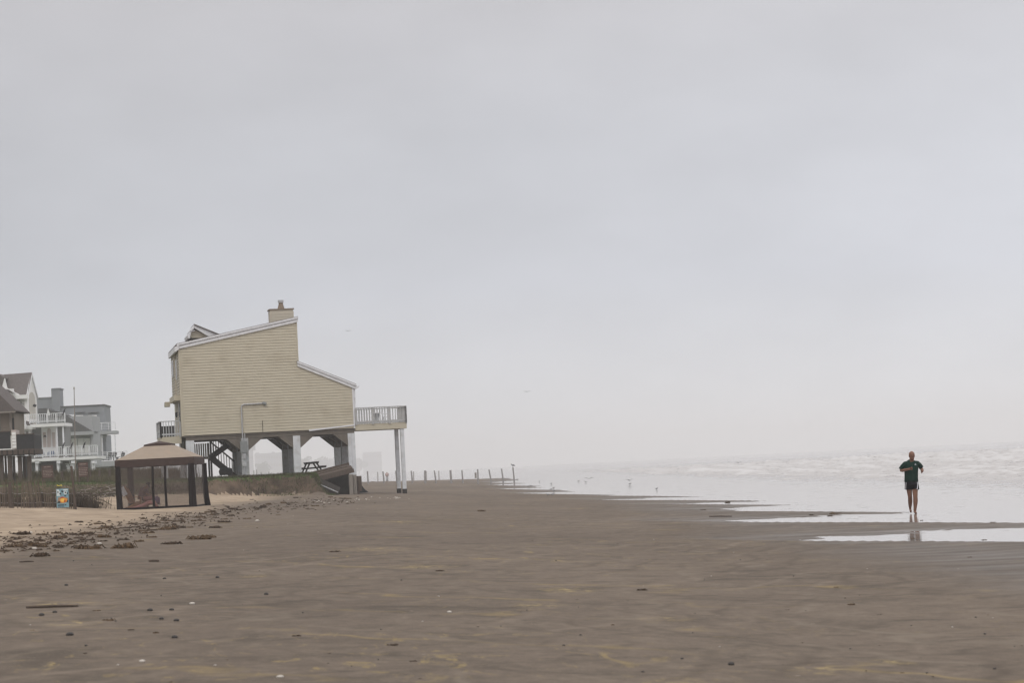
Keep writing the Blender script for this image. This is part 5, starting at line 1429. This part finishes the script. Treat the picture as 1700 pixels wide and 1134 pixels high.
# flagpole
b_ = at(125.5, 800, 148); t_ = at(123, 646, 148)
fp = empty('flagpole', (b_.x, 148, gz(b_.x, 148)), 0, 'tall bare thin pole rising in front of the white house', 'pole')
MB().loft([(0, 0, -.3), (t_.x - b_.x, 0, t_.z - gz(b_.x, 148))], [.04, .022], 8).build('shaft', 'grey_wood', fp)
MB().loft([(t_.x - b_.x, 0, t_.z - gz(b_.x, 148)), (t_.x - b_.x, 0, t_.z - gz(b_.x, 148) + .12)], [.05, .03], 8).build('finial', 'grey_wood', fp)

# brown notice boards
def notice(x0, x1, yt, yb, D, label, notch):
    p = at((x0 + x1) / 2, yb, D); g_ = gz(p.x, D)
    s_ = empty('notice_board', (p.x, D, g_), 0, label, 'sign')
    w_ = (x1 - x0) / F * D; zt, zb2 = at((x0 + x1) / 2, yt, D).z - g_, at((x0 + x1) / 2, yb, D).z - g_
    hh = zt - zb2
    MB().box(-w_ / 2, w_ / 2, -.02, .02, zt - hh * .24, zt).build('header_board', 'sign_brown', s_)
    bd = MB().box(-w_ / 2 + (.03 if notch else 0), w_ / 2 + .0, -.02, .02, zb2, zt - hh * .27).build('board', 'sign_brown', s_)
    rnd = random.Random(5)
    for r_ in range(5):         # weathered lines of lettering, too small to read
        z = zt - hh * (.40 + .115 * r_); x = -w_ * .40
        while x < w_ * .36:
            l_ = rnd.uniform(.03, .09)
            MB().box(x, x + l_, -.0245, -.0205, z - hh * .025, z + hh * .025).build('lettering', 'sign_text', bd); x += l_ + .035
    x = -w_ * .30
    while x < w_ * .30:
        MB().box(x, x + .055, -.0245, -.0205, zt - hh * .16, zt - hh * .08).build('lettering', 'sign_text', s_); x += .085
    for sx in (-.42, .42): MB().box(w_ * sx - .05, w_ * sx + .05, .021, .11, -.4, zt - .02).build('post', 'old_wood', s_)
notice(70, 88.3, 773, 794, 146, 'brown notice board with faded lettering in front of the white house stairs post', False)
notice(130, 146.5, 768, 792, 146, 'taller brown two part notice board right of the bare pole', True)

# ------------------------------------------------------------------ sand fence, poster
FD = 100.6
def fz(px, py): p = at(px, py, FD); return p
fl0 = fz(0, 843)
fence = empty('sand_fence', (fz(62, 843).x, FD, 0), 0, 'leaning weathered slat fence with wire along the dry sand', 'fence')
fx0 = fence.location.x
px = -34.0; rnd = random.Random(11)
while px < 123:
    b_ = fz(px, 843.5 + rnd.uniform(-1, 1)); x = b_.x; g_ = gz(x, FD)
    hh = (1.12 if px < 82 else 0.80) * rnd.uniform(.92, 1.05)
    lean = 0.10 * math.sin(px * 0.07) + rnd.uniform(-.05, .05) - .04
    if not (rnd.random() < 0.06):
        w_ = 0.044
        MB().loft([(x - fx0, rnd.uniform(-.02, .02), g_ - .12), (x - fx0 + lean * .5, 0, g_ + hh * .5), (x - fx0 + lean, rnd.uniform(-.05, .05), g_ + hh)], [(w_ / 2, .006)] * 3, 4).build('slat', ('fence_wood', 'old_wood', 'fence_wood')[rnd.randrange(3)], fence)
    px += rnd.uniform(2.4, 3.6)
for hz_ in (.22, .62):
    mb = MB(); pts = []
    for k in range(33):
        x = fz(-34 + 157 * k / 32, 843).x; pts.append((x - fx0, 0.02, gz(x, FD) + hz_ + .02 * math.sin(k * 1.3)))
    mb.loft(pts, [.006] * len(pts), 5).build('wire', 'metal_grey', fence)
for (xt, xb, yt, yb, w_, lb) in ((16, 18.5, 801, 845, .17, 'thick brown post'), (118.5, 126, 774, 842, .11, 'tall dark leaning end post')):
    b_, t_ = at(xb, yb, FD - .15), at(xt, yt, FD - .15)
    MB().loft([(b_.x - fx0, -.15, gz(b_.x, FD) - .3), (t_.x - fx0, -.15, t_.z)], [w_ / 2, w_ / 2 * .9], 9).build('fence_post', 'old_wood', fence, label=lb)
PD = FD - 0.28
c0 = at(93.2, 812.3, PD); c1_ = at(114.6, 842.5, PD)
pw, phh = c1_.x - c0.x, c0.z - c1_.z
ps = empty('poster_sign', (c0.x, PD, c1_.z), 0, 'small bright poster with orange picture on blue ground fixed to the slat fence', 'sign')
bk = MB().box(0, pw, 0, .02, 0, phh).build('panel', 'poster_blue', ps)
def flat(name, m, pts, k=1):
    mb = MB(); mb.prism([(x * pw, y * phh) for x, y in pts], -.003 * k, -.003 * k + .0025); return mb.build(name, m, ps)
def disc(cx_, cy_, rx, ry, n=12, a0=0.0, jit=0.0):
    return [(cx_ + rx * math.cos(2 * math.pi * i / n + a0) * (1 + random.uniform(-jit, jit)), cy_ + ry * math.sin(2 * math.pi * i / n + a0) * (1 + random.uniform(-jit, jit))) for i in range(n)]
flat('print', 'poster_white', [(.03, .62), (.30, .62), (.34, .78), (.20, .97), (.03, .97)])
flat('print', 'poster_white', [(.58, .90), (.95, .90), (.95, .965), (.58, .965)])
flat('print', 'poster_white', disc(.74, .78, .14, .10))
for c_ in ((.14, .83, .06, .06), (.33, .74, .08, .05), (.50, .86, .09, .06), (.72, .62, .07, .04), (.90, .74, .05, .06)): flat('print', 'poster_ink', disc(*c_, jit=.25), 2)
flat('print', 'poster_ink', disc(.75, .79, .06, .045), 3)
flat('print', 'poster_tan', [(.04, .26), (.30, .22), (.95, .28), (.95, .50), (.60, .56), (.15, .54)], 1)
flat('print', 'poster_ink', [(.04, .24), (.28, .24), (.32, .34), (.16, .36)], 2)
flat('print', 'poster_ink', [(.82, .26), (.94, .26), (.96, .36), (.86, .38)], 2)
flat('print', 'poster_orange', disc(.56, .385, .30, .145), 2)
flat('print', 'poster_red', [(.24, .50), (.45, .585), (.64, .56), (.56, .50), (.40, .49)], 3)
flat('print', 'poster_yellow', disc(.50, .40, .17, .10), 3)
flat('print', 'poster_red', disc(.68, .34, .07, .07), 4)
for k in range(5): flat('lettering', 'poster_ink', [(.11 + k * .10, .09), (.19 + k * .10, .09), (.19 + k * .10, .165), (.11 + k * .10, .165)], 2)
flat('lettering', 'poster_ink', [(.66, .10), (.76, .10), (.80, .15), (.66, .17)], 2)
flat('lettering', 'poster_ink', [(.13, .03), (.60, .03), (.60, .05), (.13, .05)], 2)
p0 = at(94.5, 806, PD); p1 = at(102, 805.6, PD)
rb = MB().loft([(p0.x, PD, p0.z), ((p0.x + p1.x) / 2, PD - .02, p0.z - .03), (p1.x, PD, p1.z), (p1.x + .01, PD, p1.z - .05)], [(.02, .035), (.012, .015), (.02, .035), (.015, .02)], 6).build('ribbon', 'ribbon_yellow', None)
tag(rb, 'yellow ribbon tied to the fence slats above the poster', 'ribbon')

# ------------------------------------------------------------------ brush piles, dune grass, lawn grass
def brush_pile(px, py, D, w_, h_, n, label, seed):
    rn = random.Random(seed); p = at(px, py, D); g_ = gz(p.x, D)
    e = empty('brush_pile', (p.x, D, g_), 0, label, 'driftwood')
    for k in range(n):
        a_ = rn.uniform(0, math.pi); L_ = rn.uniform(.3, 1.0) * w_; c = Vector((rn.gauss(0, w_ * .28), rn.gauss(0, w_ * .2), rn.uniform(.02, h_ * .7)))
        d = Vector((math.cos(a_), rn.uniform(-.6, .6), rn.uniform(-.25, .55))) * L_ * .5
        m_ = c + Vector((rn.uniform(-.1, .1), 0, rn.uniform(0, .12)))
        MB().loft([c - d, m_, c + d], [rn.uniform(.012, .03), rn.uniform(.012, .03), .008], 5).build('branch', rn.choice(['dry_root', 'grey_wood', 'old_wood']), e)
brush_pile(137, 836, 108, 1.5, .9, 60, 'tangled heap of dead branches right of the slat fence', 3)
brush_pile(167, 824, 136, 1.9, .8, 40, 'tangle of driftwood on the bank slope left of the gazebo', 4)

def blades(name, n, sampler, hmin, hmax, w_, m, seed, kind='stuff', droop=.35):
    rn = np.random.default_rng(seed)
    X, Y = sampler(rn, n); Z, _ = height(X, Y)
    h_ = rn.uniform(hmin, hmax, n); a_ = rn.uniform(0, 2 * np.pi, n); lx = rn.normal(0, droop, n) * h_; ly = rn.normal(0, droop, n) * h_
    wx, wy = np.cos(a_) * w_, np.sin(a_) * w_
    co = np.stack([np.stack([X - wx, Y - wy, Z - .02], 1), np.stack([X + wx, Y + wy, Z - .02], 1),
                   np.stack([X + lx * .4 + wx * .6, Y + ly * .4 + wy * .6, Z + h_ * .6], 1), np.stack([X + lx * .4 - wx * .6, Y + ly * .4 - wy * .6, Z + h_ * .6], 1),
                   np.stack([X + lx, Y + ly, Z + h_], 1)], 1).reshape(-1, 3)
    fs = []
    for i in range(n): k = i * 5; fs.append((k, k + 1, k + 2, k + 3)); fs.append((k + 3, k + 2, k + 4))
    me = bpy.data.meshes.new(name); me.from_pydata(co.tolist(), [], fs); me.materials.append(MATS[m]); me.update()
    o = bpy.data.objects.new(name, me); C.objects.link(o); tag(o, kind=kind); return o
def s_lawn(rn, n):
    X = rn.uniform(-30, -11.4, n); Yb = np.interp(X, [-60, -30, -24, -19.5, -17, -11], [141, 139, 143, 147.5, 149, 149.3]); return X, Yb + np.abs(rn.normal(0, 1, n)) * 5 + .2
blades('lawn_grass', 26000, s_lawn, .05, .16, .012, 'grass', 1)
def s_edge(rn, n):
    X = rn.uniform(-28, -11.4, n); Yb = np.interp(X, [-60, -30, -24, -19.5, -17, -11], [141, 139, 143, 147.5, 149, 149.3]); return X, Yb + rn.uniform(.5, 1.8, n)
blades('hanging_grass', 3500, s_edge, .08, .24, .014, 'dry_root', 2, droop=.9)
def s_dune(rn, n):
    k = rn.integers(0, 60, n); cxs = rn.uniform(-40, -23.2, 60); cys = rn.uniform(158, 168, 60); sp = rn.uniform(.4, 1.2, 60)
    return cxs[k] + rn.normal(0, 1, n) * sp[k], cys[k] + rn.normal(0, 1, n) * sp[k]
blades('dune_grass', 20000, s_dune, .35, 1.0, .022, 'dune_grass', 3)
def s_fence(rn, n):
    k = rn.integers(0, 26, n); cx_ = rn.uniform(-25, -18.2, 26); sp = rn.uniform(.15, .5, 26)
    return cx_[k] + rn.normal(0, 1, n) * sp[k], 102.4 + np.abs(rn.normal(0, 1.2, n))
blades('fence_grass', 3200, s_fence, .12, .8, .014, 'dry_root', 4)
def s_left(rn, n): return rn.uniform(-40, -24, n), rn.uniform(146, 157, n)
blades('bank_brush', 6000, s_left, .15, .55, .018, 'dune_grass', 5)

# ------------------------------------------------------------------ far shore in the fog
def far_building(x0, x1, yt, D, label, extras=()):
    fr = Frame((x0 + x1) / 2, 780, D, 8)
    b_ = fr.empty('far_building', label, 'building', 'fogbound buildings down the shore')
    pbox(fr, b_, 'wall', 'far_wall', x0, yt, x1, 800, 0, 18)
    pbox(fr, b_, 'parapet', 'far_wall', x0 - .4, yt - 1.0, x1 + .4, yt - .05, -.6, 18.5)
    for (a0, b0, a1, b1) in extras: pbox(fr, b_, 'tower', 'far_wall', a0, b0, a1, b1, 2, 14)
    n = max(2, int((x1 - x0) / 4)); me = None
    for r_ in range(2):
        for k in range(n):
            xx = x0 + (k + .25) * (x1 - x0) / n; yy = yt + 8 + r_ * 13
            if yy > 782: continue
            u, z_ = fr.uz(xx, yy, 0)
            if me is None:
                o = MB().box(0, 1.0 * D / 1500, -.15, -.01, 0, 1.8 * D / 1500).build('window', 'window_pane', b_, loc=(u, 0, z_)); me = o.data
            else: shared('window', me, b_, (u, 0, z_))
far_building(404, 421, 741, 2500, 'hazy blocky building with a small tower, left in the gap under the yellow house', ((414, 736, 424, 748),))
far_building(424, 470, 753.5, 3000, 'long low hazy building right of the towered one under the house', ((424, 752, 430, 758), (452, 750.5, 456, 756)))
far_building(470, 498, 757, 3300, 'fogged flat roofed block behind the third house column')
far_building(604, 634, 752, 4200, 'almost vanished building in the fog above the left beach posts')
def far_tree(px, py, D, r_, h_, label, seed):
    rn = random.Random(seed); p = at(px, 790, D); g_ = 1.5; zt = at(px, py, D).z - g_
    t_ = empty('tree', (p.x, D, g_), 0, label, 'tree', 'trees lost in the fog')
    MB().loft([(0, 0, -1), (.1 * r_, 0, zt * .3), (0, 0, zt * .8)], [r_ * .08, r_ * .06, r_ * .03], 7).build('trunk', 'old_wood', t_)
    mb = MB()
    for k in range(900):
        d = Vector((rn.gauss(0, 1), rn.gauss(0, 1), rn.gauss(0, 1))).normalized() * (rn.random() ** .4)
        lump = 1 + .3 * math.sin(d.x * 5 + seed) * math.cos(d.z * 4)
        c = Vector((d.x * r_ * lump, d.y * r_ * lump, zt * .62 + d.z * zt * .40 * lump)); s_ = r_ * .10
        a_ = Vector((rn.uniform(-1, 1), rn.uniform(-1, 1), rn.uniform(-1, 1))).normalized(); b2 = a_.orthogonal().normalized()
        k0 = len(mb.v); mb.v += [tuple(c + a_ * s_), tuple(c + b2 * s_), tuple(c - a_ * s_), tuple(c - b2 * s_)]; mb.f.append((k0, k0 + 1, k0 + 2, k0 + 3))
    mb.build('crown', 'foliage_far', t_)
far_tree(507, 759, 3000, 10, 8, 'rounded foggy tree seen left above the picnic table', 2)
far_tree(527, 764, 3300, 14, 8, 'wide low foggy tree seen right above the picnic table', 4)
far_tree(545, 760, 3600, 16, 9, 'faint tall foggy tree seen under the seaward end of the house', 7)
far_tree(436, 768, 2600, 8, 5, 'small foggy tree in front of the long low building', 9)
far_tree(596, 763, 4000, 16, 8, 'faint foggy tree right of the collapsed walkway', 5)

# ------------------------------------------------------------------ wrack line, weed, shells, sticks
def weed_mesh(seed, w_, h_):
    rn = random.Random(seed); mb = MB()
    for k in range(rn.randint(4, 7)):
        c = (rn.uniform(-.38, .38) * w_, rn.uniform(-.3, .3) * w_, rn.uniform(0, .2) * h_)
        blob(mb, c, (rn.uniform(.12, .26) * w_, rn.uniform(.12, .3) * w_, rn.uniform(.35, .9) * h_), 7, 5)
    mb.v = [(x + rn.uniform(-.03, .03) * w_, y + rn.uniform(-.03, .03) * w_, max(-.03, z + rn.uniform(-.12, .16) * h_)) for x, y, z in mb.v]
    for k in range(30):
        a_ = rn.uniform(0, 6.28); r0 = rn.uniform(.1, .4) * w_; r1 = r0 + rn.uniform(.08, .3) * w_
        b2 = a_ + rn.uniform(-.6, .6)
        mb.loft([(r0 * math.cos(a_), r0 * math.sin(a_), h_ * .4), ((r0 + r1) / 2 * math.cos(a_), (r0 + r1) / 2 * math.sin(a_), h_ * rn.uniform(.3, 1.1)), (r1 * math.cos(b2), r1 * math.sin(b2), 0.005)], [.008 * w_ / .4] * 3, 4, cap=False)
    o = mb.build('seaweed_clump', rn.choice(['seaweed', 'seaweed', 'seaweed_tan'])); me = o.data; bpy.data.objects.remove(o); return me
WM = [weed_mesh(100 + k, .55, .080 + .02 * (k % 3)) for k in range(12)]
def weed(x, y, s, label, group, z=None, sz=1.0):
    o = bpy.data.objects.new('seaweed_clump', WM[random.randrange(len(WM))]); C.objects.link(o)
    o.location = (x, y, (gz(x, y) if z is None else z) - .004); o.scale = (s, s * random.uniform(.7, 1.3), s * random.uniform(.7, 1.15) * sz); o.rotation_euler = (0, 0, random.uniform(0, 6.28))
    tag(o, label, 'seaweed', group)
    return o
big = [(132, 910), (148, 912), (98, 908), (172, 893), (230, 900), (206, 897), (238, 882), (251, 893), (205, 911), (285, 904), (330, 896), (345, 893), (42, 888), (70, 889), (25, 909), (145, 886), (272, 880), (300, 877), (355, 877), (372, 868), (383, 857), (333, 860), (60, 907), (100, 893)]
for i, (px, py) in enumerate(big):
    x, y, z = gpt(px, py)
    near_ = 'below the slat fence' if px < 120 else 'left of the gazebo foot' if px < 190 else 'in front of the gazebo' if px < 345 else 'right of the gazebo'
    row = 'front' if py > 903 else 'middle' if py > 886 else 'rear'
    same = sorted(q[0] for q in big if (('below the slat fence' if q[0] < 120 else 'left of the gazebo foot' if q[0] < 190 else 'in front of the gazebo' if q[0] < 345 else 'right of the gazebo'), ('front' if q[1] > 903 else 'middle' if q[1] > 886 else 'rear')) == (near_, row))
    k = same.index(px); n_ = len(same)
    pos = 'only' if n_ == 1 else ('leftmost' if k == 0 else 'rightmost' if k == n_ - 1 else ('second from left' if k == 1 else 'third from left' if k == 2 else 'fourth from left'))
    weed(x, y, random.uniform(.5, .85), pos + ' large dark seaweed clump ' + near_ + ', ' + row + ' row of wrack', 'large seaweed clumps in the wrack line', z)
for k in range(175):
    t = random.random(); d_ = random.gauss(0, 1.0)
    # band from the left frame edge to the foot of the house
    bx = np.interp(t, [0, .18, .45, .7, 1], [-20, 90, 250, 370, 560]); by = np.interp(t, [0, .18, .45, .7, 1], [903, 902, 872, 850, 829])
    px = bx + random.gauss(0, 26); py = by + d_ * (9 if t < .4 else 8 - 4 * t)
    if 188 < px < 345 and py < 852: continue
    x, y, z = gpt(px, py); 
    zn = 'below the slat fence at the left edge' if px < 110 else 'between the fence end and the gazebo' if px < 190 else 'on the sand in front of the gazebo' if px < 345 else 'on the sand in front of the eroded bank'
    weed(x, y, abs(random.gauss(.26, .20)) + .12, 'small brown seaweed scrap ' + zn, 'wrack scraps ' + zn, z)
single = [(1386, 853.5, .55, 'dark seaweed clump at the tip of the water tongue left of the jogger'), (1413, 1005, .22, 'near black seaweed lump on the right foreground sand'), (1066, 981, .24, 'flat brown seaweed scrap near the middle right foreground'),
          (1388, 976, .16, 'small brown seaweed lump above the near black one'), (1610, 926, .20, 'brown seaweed lump on the sand right of the puddle'), (1634, 897, .22, 'seaweed lump lying in the right end of the puddle'), (1530, 864.5, .20, 'seaweed scrap right beside the jogger reflection'),
          (1648, 868, .26, 'seaweed clump on the wet sand strip by the right edge'), (1208, 835, .42, 'dark clump on the sand tongue in mid shallows'), (1167, 847, .38, 'flat dark clump on the sand left of the water tongues'), (1378, 857, .3, 'small dark clump left beside the tongue clump'),
          (1347, 856, .28, 'second small dark clump on the tongue'), (652, 1072, .20, 'dark brown weed scrap low in the centre foreground'), (492, 1057, .16, 'brown weed scrap left of the centre foreground'), (686, 1099, .12, 'reddish weed scrap at the bottom centre'), (258, 1052, .13, 'amber coloured weed lump in the left foreground'),
          (217, 1047, .13, 'brownish weed lump beside the amber one'), (180, 1031, .24, 'flat pale brown weed strip in the left foreground'), (160, 1015, .16, 'dark weed scrap just below the stick end'), (730, 949, .28, 'long flat weed scrap in the middle sand'), (555, 917, .3, 'dark weed scrap on the sand below the house'),
          (1460, 1021, .12, 'tiny weed scrap right of the near black lump'), (800, 849.5, .55, 'flat weed patch on the sand right of the house shadow'), (410, 862, .5, 'outlying seaweed clump right of the wrack line'), (1515, 895, .16, 'little weed scrap in the puddle under the reflection')]
def weed_litter():
    rn = random.Random(77); mb = MB()
    for k in range(1700):
        t = rn.random(); cl = math.sin(t * 37) * 10 + math.sin(t * 91) * 6
        if math.sin(t * 53 + 1) + math.sin(t * 131) + rn.uniform(-.8, .8) < .1: continue
        bx = np.interp(t, [0, .18, .45, .7, 1], [-40, 90, 250, 370, 580]); by = np.interp(t, [0, .18, .45, .7, 1], [901, 899, 871, 849, 829])
        px = bx + rn.gauss(0, 30); py = by + (rn.gauss(0, 1) * (11 - 8 * t)) + .10 * cl
        if 188 < px < 345 and py < 851: continue
        r_ = ray(px, py); tt = (0.6 - CAM_Z) / r_[2]; x, y = r_[0] * tt, r_[1] * tt
        for _ in range(3): z = _gzq(x, y); tt = (z - CAM_Z) / r_[2]; x, y = r_[0] * tt, r_[1] * tt
        s_ = abs(rn.gauss(.05, .04)) + .02; a_ = rn.uniform(0, 3.14); c_, n_ = math.cos(a_) * s_, math.sin(a_) * s_; h_ = rn.uniform(.01, .05)
        mb.add([(x - c_, y - n_, z - .01), (x + n_ * .4, y - c_ * .4, z), (x + c_, y + n_, z - .01), (x - n_ * .4, y + c_ * .4, z), (x + rn.uniform(-.3, .3) * s_, y, z + h_)], [(0, 1, 4), (1, 2, 4), (2, 3, 4), (3, 0, 4)])
    tag(mb.build('seaweed_litter', 'seaweed'), kind='stuff')
def _gzq(x, y):
    xs = x + .025 * y; return float(np.interp(xs, PROF_X, PROF_Z)) + .02
weed_litter()
for px, py, s, lb in single:
    x, y, z = gpt(px, py); weed(x, y, s, lb, None, z)
for k in range(70):
    px, py = random.uniform(-20, 1720), 1134 - 300 * random.random() ** 1.4
    if py < 905 and px > 1150: continue
    x, y, z = gpt(px, py); weed(x, y, random.uniform(.03, .09) if y < 60 else random.uniform(.08, .2), 'tiny dark speck of weed lying on the damp sand', 'weed specks scattered over the sand', z, 1.2)
sm = MB(); blob(sm, (0, 0, .01), (.05, .04, .02), 8, 5); o = sm.build('shell', 'shell_white', smooth=True); SHM = o.data; bpy.data.objects.remove(o)
pm = MB(); blob(pm, (0, 0, .01), (.03, .035, .02), 8, 5); o = pm.build('pebble', 'pebble', smooth=True); PBM = o.data; bpy.data.objects.remove(o)
def bit(name, me, px, py, s, label, cat, group):
    x, y, z = gpt(px, py); o = bpy.data.objects.new(name, me); C.objects.link(o); o.location = (x, y, z); o.scale = (s, s, s); o.rotation_euler = (0, 0, random.uniform(0, 6)); tag(o, label, cat, group)
for px, py, s, lb in ((746, 1018, .75, 'white shell standing out in the centre foreground'), (57, 912.5, 1.43, 'white shell beside the lowest left seaweed clump'), (165, 904, 1.32, 'white shell just below the wrack line'), (51, 885.5, 1.32, 'white shell above the left seaweed clumps'),
                      (427, 866, 1.76, 'pale scrap on the sand right of the wrack line'), (236, 1100, .7, 'pale round shell in the lower left foreground'), (465, 1126, .7, 'pale shell at the very bottom left of centre'), (319, 1004, .9, 'pale shell right of the foreground stick')):
    bit('shell', SHM, px, py, s, lb, 'shell', None)
for k in range(24):
    px, py = random.uniform(0, 1700), random.uniform(845, 1130)
    if py < 905 and px > 1150: continue
    bit('shell', SHM, px, py, random.uniform(.12, .3), 'tiny pale shell fragment on the damp sand', 'shell', 'shell fragments scattered over the sand')
for px, py in ((268, 1029), (293, 1032), (249, 1015), (91, 1018), (69, 1023), (116, 1056), (285, 1014), (442, 988), (273, 962), (110, 973), (361, 960), (1214, 1105), (290, 1060)):
    bit('pebble', PBM, px, py, random.uniform(.8, 1.25), 'small dark pebble on the foreground sand', 'pebble', 'dark pebbles in the foreground')
for k in range(40):
    px, py = random.uniform(0, 1700), random.uniform(930, 1130)
    bit('pebble', PBM, px, py, random.uniform(.2, .5), 'tiny dark pebble speck on the damp sand', 'pebble', 'tiny pebbles scattered over the sand')
# broken shell hash below the deck
for k in range(46):
    px, py = random.choice([(640, 828), (662, 827), (520, 832), (560, 834), (600, 830)]); px += random.gauss(0, 16); py += random.gauss(0, 1.4)
    bit('shell', SHM, px, py, random.uniform(.5, 1.3), 'pale shell fragment in the band below the seaward deck', 'shell', 'shell band below the deck')
def stick(p0, p1, r_, label):
    a_, b_ = Vector(gpt(*p0)), Vector(gpt(*p1)); m_ = (a_ + b_) / 2 + Vector((0, 0, r_))
    o = MB().loft([Vector((0, 0, r_ * .7)), m_ - a_, b_ - a_ + Vector((0, 0, r_ * .7))], [r_, r_ * 1.1, r_ * .7], 7).build('stick', 'old_wood', None, loc=a_); tag(o, label, 'stick')
stick((44, 1011), (130, 1008), .018, 'long thin stick lying on the left foreground sand')
stick((247, 933.5), (264, 933.2), .022, 'short stick on the sand below the wrack line')
stick((33, 934.5), (56, 933.5), .014, 'thin twig at the left below the wrack line')
stick((1178, 858.6), (1215, 858.3), .02, 'thin stick on the wet sand strip near the water')
